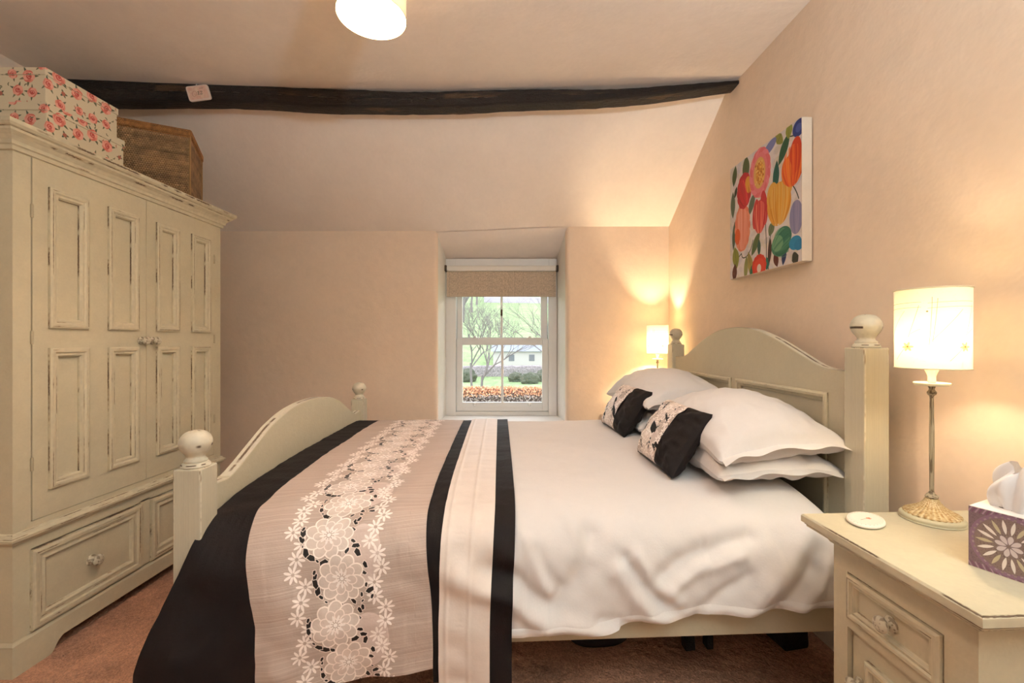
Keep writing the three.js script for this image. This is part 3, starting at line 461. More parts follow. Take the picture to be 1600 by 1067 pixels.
// embroidered throw across the foot of the bed
const lace = canvasTex(1024, 1024, (c, W, H) => {                // one repeat of the embroidery: 0.53 m across the band by 0.53 m along it
  const r = rand(23); c.fillStyle = '#bba89c'; c.fillRect(0, 0, W, H);
  for (let i = 0; i < 900; i++) { c.strokeStyle = i % 2 ? 'rgba(255,245,238,.10)' : 'rgba(150,120,105,.08)'; c.lineWidth = 1 + r() * 2; const y = r() * H; c.beginPath(); c.moveTo(0, y); c.lineTo(W, y + (r() - .5) * 14); c.stroke(); }
  const wrap = (x, y, f) => { for (const dy of [-H, 0, H]) { c.save(); c.translate(x, y + dy); f(); c.restore(); } };
  const M = W / 0.53, cx = W * 0.49;
  // net ground
  for (let i = 0; i < 2; i++) { const y = (0.25 + i * 0.5) * H, x = cx + 0.075 * M; wrap(x, y, () => { c.fillStyle = 'rgba(226,208,200,.9)'; c.beginPath(); c.ellipse(0, 0, 0.06 * M, 0.09 * M, 0, 0, 7); c.fill(); c.strokeStyle = 'rgba(170,140,128,.55)'; c.lineWidth = 1.5; for (let k = -20; k < 20; k++) { c.beginPath(); c.moveTo(k * 7, -0.08 * M); c.lineTo(k * 7, 0.08 * M); c.stroke(); c.beginPath(); c.moveTo(-0.055 * M, k * 7); c.lineTo(0.055 * M, k * 7); c.stroke(); } }); }
  const petalFlower = (R, n, col, line, fill) => { for (let k = 0; k < n; k++) { const a = k / n * 6.283; c.save(); c.rotate(a); c.beginPath(); c.ellipse(R * 0.72, 0, R * 0.36, R * 0.30, 0, 0, 7); c.fillStyle = fill; c.fill(); c.strokeStyle = col; c.lineWidth = line; c.stroke(); c.restore(); } };
  const big = (x, y, R, tw) => wrap(x, y, () => {
    c.rotate(tw); petalFlower(R, 9, '#fff2ea', 8, '#d8c8be'); petalFlower(R * 0.66, 8, '#fdeee6', 6, '#dccbc1');
    for (let k = 0; k < 10; k++) { c.save(); c.rotate(k * 0.628); c.fillStyle = '#fbf0ea'; c.beginPath(); c.ellipse(R * 0.28, 0, R * 0.17, R * 0.055, 0, 0, 7); c.fill(); c.restore(); } c.fillStyle = '#fdf5f0'; c.beginPath(); c.arc(0, 0, R * 0.09, 0, 7); c.fill();
  });
  const daisy = (x, y, R) => { const a0 = r() * 6; wrap(x, y, () => { c.rotate(a0); for (let k = 0; k < 8; k++) { c.save(); c.rotate(k * 0.785); c.fillStyle = '#fbefe8'; c.beginPath(); c.ellipse(R * 0.6, 0, R * 0.42, R * 0.15, 0, 0, 7); c.fill(); c.restore(); } }); };
  const hole = (x, y, s, a) => wrap(x, y, () => { c.rotate(a); c.fillStyle = '#15100f'; c.beginPath(); c.moveTo(-s, -s * .2); c.lineTo(-s * .2, -s * .55); c.lineTo(s, -s * .3); c.lineTo(s * .7, s * .5); c.lineTo(-s * .5, s * .6); c.closePath(); c.fill(); c.strokeStyle = '#f3e4da'; c.lineWidth = 4; c.stroke(); });
  for (let i = 0; i < 13; i++) { daisy(cx - (0.115 + 0.018 * Math.sin(i * 2.1)) * M, i / 13 * H, 0.026 * M); daisy(cx + (0.118 + 0.018 * Math.cos(i * 1.7)) * M, (i + .4) / 13 * H, 0.026 * M); }
  const ctr = [[cx - 0.022 * M, H * 0.12], [cx + 0.010 * M, H * 0.37], [cx - 0.022 * M, H * 0.62], [cx + 0.010 * M, H * 0.87]];
  ctr.forEach(([x, y], i) => { for (let k = 0; k < 7; k++) { const a = 1.75 + k * 0.27; hole(x + Math.cos(a) * 0.080 * M, y + Math.sin(a) * 0.080 * M, (0.005 + 0.012 * r()) * M, a + 1.57 + (r() - 0.5)); } for (let k = 0; k < 9; k++) { const a = 0.35 + k * 0.14, q = 0.077 + 0.03 * (k % 3) * 0.5; hole(x + Math.cos(a) * q * M, y + Math.sin(a) * q * M, (0.005 + 0.011 * r()) * M, r() * 6); } hole(x + 0.076 * M, y - 0.032 * M, 0.012 * M, 1.2); hole(x + 0.070 * M, y - 0.010 * M, 0.010 * M, 0.6); hole(x - 0.078 * M, y - 0.03 * M, 0.009 * M, 2.0); });
  ctr.forEach(([x, y], i) => big(x, y, 0.066 * M, i));
});
const laceMat = new THREE.MeshPhysicalMaterial({ map: lace, bumpMap: metres(satinBump, 0.9), bumpScale: 0.0015, roughness: 0.55, sheen: 0.3, sheenRoughness: 0.4, sheenColor: new THREE.Color(0.9, 0.8, 0.75), side: THREE.DoubleSide });
{
  const t = thing('bed_throw', 'black and pale pink satin throw with cutwork flowers across the foot of the bed', 'throw', BED, BT);
  const topU = [0.026, 0.155, 0.69, 0.745, 0.905, 0.97], hemU = [-0.075, 0.235, 0.725, 0.742, 0.890, 0.955];
  const band = (name, i, hem, off, mat, nu, uv, rise = () => 0) => {
    const cache = {}; const sec = k => cache[k] ??= section(hem(k / nu), off, 0);
    const g = gridGeo(nu, 240, (a, b) => {
      const q = sec(Math.round(a * nu))(b); const s = smooth(0.02, 0.44, q.w) ;
      const sl = i === 0 ? lerp(smooth(0.12, 0.5, q.w), s, a) : s;
      let u = lerp(lerp(topU[i], topU[i + 1], a), lerp(hemU[i], hemU[i + 1], a), sl);
      const near = smooth(-0.2, 0.1, q.w);
      if (i === 0) u -= 0.05 * (1 - a) * smooth(0.42, 0.55, q.w) * (0.3);
      let k = duvetDisp(u, q.w) + rise(a, q.w);
      k += Math.max(-0.006, near * (0.007 * n3(u * 9, q.w * 5, 2.2) + 0.0035 * n3(u * 16, q.w * 22, 5.5)) + 0.0018 * n3(u * 8, q.w * 26, 7.7) + near * 0.006 * n3(u * 7 + q.w * 6, q.w * 11 - u * 3, 1.1));
      k += 0.035 * smooth(0.2, 0.5, q.w) * (1 - smooth(0.0, 0.7, u)) ;                        // it stands off the post at the foot
      return [u, q.y + q.ny * k, -(q.v + q.nv * k)];
    }, uv);
    return mesh(name, g, mat, t);
  };
  band('black_border', 0, a => lerp(0.10, 0.17, a), 0.012, blackFabric, 30, (a, b) => [a * 0.2, b * 2.6]);
  band('embroidered_panel', 1, a => lerp(0.18, 0.248, a), 0.012, laceMat, 90, (a, b) => [a, b * 2.6 / 0.53]);
  band('black_stripe', 2, a => 0.20, 0.010, blackFabric, 14, (a, b) => [a * 0.1, b * 2.6]);
  const tucks = a => 0.0; 
  const pin = band('pintuck_band', 3, a => 0.12, 0.016, satin, 40, (a, b) => [a * 0.16, b * 2.6], (a, w) => 0.003 * Math.exp(-Math.pow((a - 0.14) / 0.03, 2)) + 0.003 * Math.exp(-Math.pow((a - 0.58) / 0.03, 2)));
  band('black_stripe', 4, a => 0.12, 0.013, blackFabric, 14, (a, b) => [a * 0.1, b * 2.6]);
}
// ------------------------------------------------------------------ pillows and cushions
function pillowGeo(lx, lz, th, seed, { n = 56, droop = 0, sag = 0, pinch = 0.06, seam = 0.004, open = 1, deform } = {}) {
  const mk = side => gridGeo(n, n, (a, b) => {
    let s = a * 2 - 1, t = b * 2 - 1; s = Math.sign(s) * Math.pow(Math.abs(s), 0.85); t = Math.sign(t) * Math.pow(Math.abs(t), 0.85);
    const x = s * lx / 2 * (1 - pinch * (1 - t * t) * Math.abs(s) ** 3), z = t * lz / 2 * (1 - pinch * (1 - s * s) * Math.abs(t) ** 3);
    const e = Math.pow((1 - s * s) * (1 - (t > 0 ? open : 1) * t * t * (t > 0 && open < 1 ? t * t : 1)), 0.42);
    const wr = e * 0 + (1 - e) * e * 4;
    let y = side * (th / 2 * e * (1 + 0.12 * fbm(s * 1.4, t * 1.4, seed, 2)) + seam * (1 - Math.max(Math.abs(s), Math.abs(t)) ** 8)) ;
    y += side * wr * 0.012 * n3(s * 5 + seed, t * 5, seed) + side * e * 0.010 * n3((s + t) * 4.5, (s - t) * 1.2 + seed, seed + 2) + e * side * 0.005 * fbm(s * 4, t * 4, seed + 5, 3);
    y -= droop * (s * s * 0.4 + t * t * 0.6) + sag * (1 - s * s) * 0;
    const p = [x, y, z]; return deform ? deform(p, s, t, side) : p;
  }, (a, b) => [a * lx, b * lz]);
  const top = mk(1), bot = mk(-1); bot.index.array.reverse(); const g = merge([top, bot]); const m = mergeVertices(g, 1e-4); m.computeVertexNormals(); return m;
}
{
  const G = 'white bed pillows';
  const place = (name, label, geo, u, y, v, rx, ry, rz, mat, cat, group) => { const [x, yy, z] = bedToWorld(u, y, v); const t = thing(name, label, cat, [x, yy, z], 0, group); t.rotation.order = 'YXZ'; t.rotation.set(rx, BT + ry, rz); return t; };
  const P = (label, u, y, v, rx, ry, rz, th, seed, droop) => { const t = place('pillow', label, null, u, y, v, rx, ry, rz, cotton, 'pillow', G); const geo = pillowGeo(0.45, 0.74, th, seed, { droop, open: 1, deform: ([x, yy, z], s, tt, side) => { const k = smooth(0.75, 1, tt); return [x, yy + (side < 0 ? 0.0 : 0), z + 0.0 * k]; } }); mesh('pillow_case', geo, cotton, t);
    const flap = gridGeo(40, 6, (a, b) => { const s0 = lerp(-0.97, 0.97, a), z0 = 0.37 * (1 - 0.06 * (1 - s0 * s0)); return [s0 * 0.225 * (1 + 0.02 * b), 0.006 - droop * (s0 * s0 * 0.4 + 0.6) - 0.010 * b + 0.006 * b * Math.sin(s0 * 9 + seed), z0 - 0.012 + 0.040 * b + 0.004 * b * Math.sin(s0 * 14 + seed)]; }, (a, b) => [a * 0.45, b * 0.04]);
    mesh('hem_flap', flap, cotton, t); return t; };
  P('lower white pillow of the near pair, flattened on the duvet by the headboard', 1.87, 0.775, 0.43, 0, 0.02, 0.02, 0.15, 3.3, 0.03);
  P('plump upper white pillow of the near pair, with its open end towards the room', 1.875, 0.890, 0.405, 0.02, -0.02, 0.10, 0.21, 8.1, 0.06);
  P('lower white pillow of the far pair, mostly hidden behind the small cushions', 1.865, 0.775, 1.24, 0, 0.0, 0.02, 0.15, 5.2, 0.03);
  P('upper white pillow of the far pair, beneath the far bedside lamp', 1.87, 0.935, 1.21, -0.02, 0.03, 0.10, 0.21, 2.6, 0.06);
  // cushions: black satin with an embroidered front band
  const C = (label, u, y, v, tilt, ry, w, h, seed) => {
    const t = place('cushion', label, null, u, y, v, 0, ry, 0, blackFabric, 'cushion', 'small embroidered cushions');
    const rot = new THREE.Matrix4().makeRotationZ(tilt);
    const geo = pillowGeo(h, w, 0.13, seed, { pinch: 0.05, seam: 0.003 }); geo.applyMatrix4(rot); mesh('cushion_cover', geo, blackFabric, t);
    const f = gridGeo(40, 30, (a, b) => { const s0 = lerp(-0.985, 0.985, a), t0 = lerp(-0.86, 0.40, b); const e = Math.pow(Math.max(0, (1 - s0 * s0) * (1 - t0 * t0)), 0.42); const yb = 0.13 / 2 * e * (1 + 0.12 * fbm(s0 * 1.4, t0 * 1.4, seed, 2)) + 0.003 + (1 - e) * e * 4 * 0.010 * n3(s0 * 5 + seed, t0 * 5, seed) + e * 0.005 * fbm(s0 * 4, t0 * 4, seed + 5, 3); return [s0 * h / 2 * (1 - 0.05 * (1 - t0 * t0) * Math.abs(s0) ** 3), yb + 0.003, t0 * w / 2 * (1 - 0.05 * (1 - s0 * s0) * Math.abs(t0) ** 3)]; }, (a, b) => [0.20 + b * 0.56, a * 0.56 + seed * 0.13]);
    f.applyMatrix4(rot); mesh('embroidered_front', f, laceMat, t); return t;
  };
  // front of the cushion faces the foot of the bed and up
  C('nearer small black cushion with a cutwork flower panel, leaning on the near pillows', 1.625, 0.815, 0.40, Math.PI / 2 + -0.58 + 0.0, 0.0, 0.40, 0.28, 1.3);
  C('farther small black cushion with a cutwork flower panel, leaning on the far pillows', 1.63, 0.820, 1.08, Math.PI / 2 - 0.58, 0.03, 0.42, 0.28, 4.4);
}
// ------------------------------------------------------------------ bedside cabinets
function nightstand(label, pos, turn, wid, top, dep, detail) {
  const g = thing('bedside_cabinet', label, 'cabinet', pos, turn, undefined);
  const o = 0.052, x0 = o, x1 = wid - o, zf = -o, yb = top - 0.052;      // local x towards the camera along the front, z out of the front
  const mould = [[0, yb - 0.006], [0.006, yb - 0.004], [0.010, yb + 0.003], [0.018, yb + 0.010], [0.032, yb + 0.016], [0.036, yb + 0.020], [0.043, yb + 0.022], [0.043, yb + 0.027], [0.046, yb + 0.0275], [0.046, yb + 0.031], [0.052, yb + 0.0325], [0.052, yb + 0.048], [0.049, top], [0.0, top]];
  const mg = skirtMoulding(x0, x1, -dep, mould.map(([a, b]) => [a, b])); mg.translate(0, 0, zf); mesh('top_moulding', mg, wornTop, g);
  mesh('top_board', pbox(0.004, wid - 0.004, top - 0.016, top + 0.0006, -dep, -0.004), paint, g);
  const dx0 = x0 + 0.045, dx1 = x1 - 0.062, dy0 = top - 0.222, dy1 = top - 0.108, oy0 = 0.09, oy1 = top - 0.245;
  const e = 0.006;
  mesh('carcass', [pbox(x0, dx0 - 0, 0.0, yb, zf - 0.025, zf), pbox(dx1, x1, 0.0, yb, zf - 0.025, zf), pbox(dx0, dx1, dy1, yb, zf - 0.025, zf), pbox(dx0, dx1, oy1, dy0, zf - 0.025, zf), pbox(dx0, dx1, 0.03, oy0, zf - 0.025, zf),
    pbox(x0, x0 + 0.02, 0, yb, -dep, zf - 0.025), pbox(x1 - 0.02, x1, 0, yb, -dep, zf - 0.025), pbox(x0 + 0.02, x1 - 0.02, 0.03, 0.05, -dep + 0.01, zf - 0.03), pbox(x0 + 0.02, x1 - 0.02, 0.03, yb, -dep, -dep + 0.01), pbox(x0 + 0.02, x1 - 0.02, dy0 - 0.03, dy0 - 0.01, -dep + 0.01, zf - 0.03)], paint, g);
  const dr = mesh('drawer', pbox(dx0 + 0.02, dx1 - 0.02, dy0 + 0.015, dy1 - 0.015, zf - 0.02, zf - 0.004), paint, g);
  const m = frameMoulding(dx0 + 0.003, dx1 - 0.003, dy0 + 0.003, dy1 - 0.003, [[0, -0.02], [0, 0.006], [0.006, 0.010], [0.013, 0.010], [0.016, 0.005], [0.022, 0.006], [0.026, 0.001], [0.029, -0.006]]); m.translate(0, 0, zf); mesh('drawer_moulding', m, wornShadeA, dr);
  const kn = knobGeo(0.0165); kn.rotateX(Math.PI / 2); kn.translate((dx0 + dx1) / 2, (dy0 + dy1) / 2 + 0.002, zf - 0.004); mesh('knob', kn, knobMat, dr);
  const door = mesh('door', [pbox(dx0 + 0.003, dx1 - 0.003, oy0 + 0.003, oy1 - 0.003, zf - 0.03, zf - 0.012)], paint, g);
  const m2 = frameMoulding(dx0 + 0.05, dx1 - 0.05, oy0 + 0.05, oy1 - 0.05, [[0, -0.012], [0, 0.0], [0.006, 0.003], [0.014, 0.002], [0.018, -0.006], [0.026, -0.004], [0.03, -0.010]]); m2.translate(0, 0, zf); mesh('panel_moulding', m2, wornShadeA, door);
  const k2 = knobGeo(0.016); k2.rotateX(Math.PI / 2); k2.translate(dx0 + 0.028, oy1 - 0.125, zf - 0.012); mesh('knob', k2, knobMat, door);
  return g;
}
const NT = 0.734;
nightstand('cream distressed bedside cabinet with a drawer and door, beside the near side of the bed', [0.757, 0, -1.197], -Math.PI / 2 + BT, 0.451, NT, 0.47);
nightstand('narrow cream bedside cabinet in the corner beyond the bed, carrying the far lamp', [0.655, 0, -3.365], -Math.PI / 2 + BT, 0.33, 0.716, 0.44);
// ------------------------------------------------------------------ lamps
const shadeMap = canvasTex(1024, 512, (c, W, H) => {             // handmade paper with pressed stems and a flower
  c.fillStyle = '#f7efd8'; c.fillRect(0, 0, W, H); const r = rand(41);
  for (let i = 0; i < 500; i++) { c.strokeStyle = i % 3 ? 'rgba(190,170,120,.18)' : 'rgba(120,140,130,.18)'; c.lineWidth = 0.8 + r(); const x = r() * W, y = r() * H; c.beginPath(); c.moveTo(x, y); c.quadraticCurveTo(x + (r() - .5) * 30, y + (r() - .5) * 20, x + (r() - .5) * 50, y + (r() - .5) * 30); c.stroke(); }
  c.strokeStyle = 'rgba(140,120,60,.75)'; c.lineWidth = 2.2;
  for (let k = 0; k < 4; k++) { const x = k * W / 4; const L = (a, b, d, e) => { c.beginPath(); c.moveTo(x + a, b); c.quadraticCurveTo(x + (a + d) / 2 + 4, (b + e) / 2 - 6, x + d, e); c.stroke(); }; L(20, 98, 250, 90); L(20, 130, 250, 122); L(40, 330, 170, 140); L(240, 110, 190, 310); L(110, 460, 180, 370); L(38, 60, 26, 360); L(60, 70, 40, 340); L(200, 290, 246, 260);
    c.fillStyle = 'rgba(226,160,70,.6)'; for (let p = 0; p < 6; p++) { c.beginPath(); c.ellipse(x + 186 + Math.cos(p) * 16, 372 + Math.sin(p) * 16, 15, 7, p, 0, 7); c.fill(); } c.fillStyle = 'rgba(110,60,30,.9)'; c.beginPath(); c.arc(x + 186, 372, 5, 0, 7); c.fill(); c.fillStyle = 'rgba(90,80,40,.8)'; c.beginPath(); c.arc(x + 18, 150, 5, 0, 7); c.fill(); }
});
const armMat = std({ color: 0xb8a888, metalness: 0.6, roughness: 0.4 });
function tableLamp(label, [x, y, z], turn, power, through) {
  const g = thing('table_lamp', label, 'lamp', [x, y, z], turn, undefined);
  const cream = std({ color: 0xe6dcc0, roughness: 0.5 });
  const gold = std({ map: dataTex(256, 64, (a, b) => { const m = smooth(0.45, 0.65, tn64(a, b)), s = Math.cos(a * 28 * 2 * Math.PI) * 0.5 + 0.5; const p = hexRGB(0xd9c8a0), q = hexRGB(0x9a7440); return p.map((v, i) => lerp(v, q[i], clamp(m * 0.5 + s * 0.35))); }), roughness: 0.45, metalness: 0.25 });
  mesh('base_plate', smoothLathe([[0, 0], [0.062, 0], [0.0655, 0.004], [0.066, 0.010], [0.062, 0.014], [0.056, 0.016]], 24, 48), std({ color: 0xc9c0a0, roughness: 0.5 }), g);
  const prof = curve1([[0, 0.058], [0.12, 0.056], [0.3, 0.042], [0.55, 0.026], [0.8, 0.017], [0.92, 0.015], [1, 0.011]]), hy = t => 0.014 + 0.044 * t;
  mesh('fluted_base', gridGeo(168, 24, (a, b) => { const th = a * 2 * Math.PI, f = 1 + 0.05 * Math.cos(th * 28) * (1 - b) * smooth(0, 0.1, b), R = prof(b) * f; return [Math.cos(-th) * R, hy(b), Math.sin(-th) * R]; }), gold, g);
  mesh('stem', [smoothLathe([[0.011, 0.056], [0.014, 0.060], [0.011, 0.066], [0.006, 0.072], [0.0048, 0.09], [0.0055, 0.2], [0.0045, 0.3], [0.005, 0.322], [0.009, 0.327], [0.010, 0.333], [0.006, 0.340], [0.008, 0.348], [0.008, 0.352]], 60, 16)], std({ map: dataTex(64, 256, (a, b) => { const m = smooth(0.5, 0.62, tn32(a * 0.5, b)), p = hexRGB(0xa89a80), q = hexRGB(0x6a5a44); return p.map((v, i) => lerp(v, q[i], m)); }), roughness: 0.5 }), g);
  mesh('drip_pan', smoothLathe([[0, 0.350], [0.030, 0.350], [0.036, 0.353], [0.037, 0.357], [0.033, 0.358], [0.0, 0.356]], 24, 32), cream, g);
  mesh('candle_cup', smoothLathe([[0.006, 0.356], [0.0085, 0.36], [0.0085, 0.375], [0.013, 0.388], [0.0155, 0.393], [0.0145, 0.396], [0, 0.396]], 24, 24), cream, g);
  mesh('bulb_holder', lathe([[0, 0.394], [0.013, 0.394], [0.013, 0.43], [0.011, 0.434], [0, 0.434]], 20), std({ color: 0x5a5048, roughness: 0.5 }), g);
  const glow = new THREE.MeshStandardMaterial({ color: 0xfff4dc, emissive: LAMP_COLOUR, emissiveIntensity: 6, roughness: 0.4 });
  mesh('bulb', smoothLathe([[0.010, 0.432], [0.014, 0.445], [0.021, 0.465], [0.021, 0.48], [0.012, 0.495], [0, 0.498]], 24, 20), glow, g);
  const R0 = 0.0755, R1 = 0.0765, sy0 = 0.396, sy1 = 0.600, th = 0.0012;
  const shadeM = new THREE.MeshPhysicalMaterial({ map: shadeMap, roughness: 1, transmission: through, thickness: 0, side: THREE.DoubleSide });
  const shade = new THREE.CylinderGeometry(R1, R0, sy1 - sy0, 72, 1, true); shade.translate(0, (sy0 + sy1) / 2, 0); mesh('lamp_shade', shade, shadeM, g);
  const rim = std({ color: 0xf0e4c4, roughness: 0.8 });
  mesh('shade_rim', [new THREE.TorusGeometry(R1, 0.0016, 8, 72).rotateX(Math.PI / 2).translate(0, sy1, 0), new THREE.TorusGeometry(R0, 0.0016, 8, 72).rotateX(Math.PI / 2).translate(0, sy0, 0)], rim, g);
  for (let k = 0; k < 3; k++) { const a = k * 2.094; mesh('shade_arm', (tube([[Math.cos(a) * 0.012, 0.428, Math.sin(a) * 0.012], [Math.cos(a) * 0.045, 0.424, Math.sin(a) * 0.045], [Math.cos(a) * (R0 - 0.001), 0.412, Math.sin(a) * (R0 - 0.001)]], 0.0012, 10, 6)), armMat, g); }
  const l = new THREE.PointLight(LAMP_COLOUR, power, 0, 2); l.position.set(0, 0.47, 0); l.castShadow = true; l.shadow.radius = 0.9; l.name = 'bulb_light'; g.add(l);
  return g;
}
tableLamp('lit table lamp with a pressed-flower paper shade on the near bedside cabinet', [1.070, NT + 0.001, -1.152], 0.6, LAMP_POWER, 0.12);
tableLamp('lit table lamp with a pressed-flower paper shade in the far corner beyond the bed', [0.985, 0.717, -3.2], 2.2, FAR_LAMP_POWER, 0.06);
// pendant light
{
  const g = thing('pendant_light', 'lit cream drum pendant shade hanging from the ceiling above the bed', 'lamp', [-0.526, 0, -1.55]);
  const R = 0.118, y0 = EYE + 1.139, y1 = CEIL - 0.065;
  const shade = new THREE.CylinderGeometry(R - 0.002, R, y1 - y0, 80, 1, true); shade.translate(0, (y0 + y1) / 2, 0);
  mesh('lamp_shade', shade, new THREE.MeshPhysicalMaterial({ color: 0xf2e2bc, roughness: 1, transmission: 0.015, thickness: 0, side: THREE.DoubleSide }), g);
  mesh('shade_rim', [new THREE.TorusGeometry(R, 0.0018, 8, 80).rotateX(Math.PI / 2).translate(0, y0, 0), new THREE.TorusGeometry(R - 0.002, 0.0018, 8, 80).rotateX(Math.PI / 2).translate(0, y1, 0)], std({ color: 0xe6d4a8, roughness: 0.8 }), g);
  mesh('ceiling_rose', smoothLathe([[0, CEIL - 0.03], [0.02, CEIL - 0.028], [0.042, CEIL - 0.014], [0.045, CEIL - 0.001], [0, CEIL]].slice(0, 4), 20, 32), whiteGloss, g);
  mesh('cord', tube([[0, CEIL - 0.02, 0], [0.001, CEIL - 0.06, 0], [0, y1 - 0.03, 0]], 0.003, 10, 8), whiteGloss, g);
  mesh('bulb_holder', lathe([[0, y1 - 0.03], [0.016, y1 - 0.03], [0.018, y1 - 0.06], [0.018, y1 - 0.085], [0, y1 - 0.085]], 20), whiteGloss, g);
  mesh('bulb', smoothLathe([[0.012, y1 - 0.085], [0.016, y1 - 0.10], [0.028, y1 - 0.125], [0.030, y1 - 0.145], [0.020, y1 - 0.165], [0, y1 - 0.17]], 24, 24), new THREE.MeshStandardMaterial({ color: 0xffffff, emissive: PENDANT_COLOUR, emissiveIntensity: 8, roughness: 0.4 }), g);
  for (let k = 0; k < 3; k++) { const a = k * 2.094 + 0.4; mesh('shade_arm', (tube([[Math.cos(a) * 0.016, y1 - 0.05, Math.sin(a) * 0.016], [Math.cos(a) * (R - 0.003), y1 - 0.004, Math.sin(a) * (R - 0.003)]], 0.0014, 6, 6)), whiteGloss, g); }
  const l = new THREE.PointLight(PENDANT_COLOUR, PENDANT_POWER, 0, 2); l.position.set(0, y1 - 0.14, 0); l.castShadow = true; l.shadow.radius = 1.5; l.name = 'bulb_light'; g.add(l);
}
// unseen fill uplighter added behind the camera to brighten the ceiling and right wall
{
  const g = thing('added_fill_uplighter', 'added unseen fill light shaped as a cream bowl uplighter, behind the camera', 'lamp', [0.95, 0, 0.55]);
  const m = std({ color: 0xe6ddca, roughness: 0.5, side: THREE.DoubleSide });
  mesh('base', smoothLathe([[0, 0], [0.12, 0.001], [0.13, 0.008], [0.12, 0.018], [0.03, 0.026], [0.012, 0.04]], 24, 40), m, g);
  mesh('pole', lathe([[0.011, 0.03], [0.011, 1.80]], 20), m, g);
  mesh('bowl', smoothLathe([[0.011, 1.79], [0.05, 1.80], [0.12, 1.84], [0.17, 1.92]], 24, 48), m, g);
  mesh('bulb', new THREE.SphereGeometry(0.032, 24, 16).translate(0, 1.868, 0), new THREE.MeshStandardMaterial({ color: 0xffffff, emissive: FILL_UPLIGHT_COLOUR, emissiveIntensity: 8 }), g);
  const l = new THREE.PointLight(FILL_UPLIGHT_COLOUR, FILL_UPLIGHT_POWER, 0, 2); l.position.set(0, 1.872, 0); l.castShadow = true; l.shadow.radius = 4; l.name = 'bulb_light'; g.add(l);
}
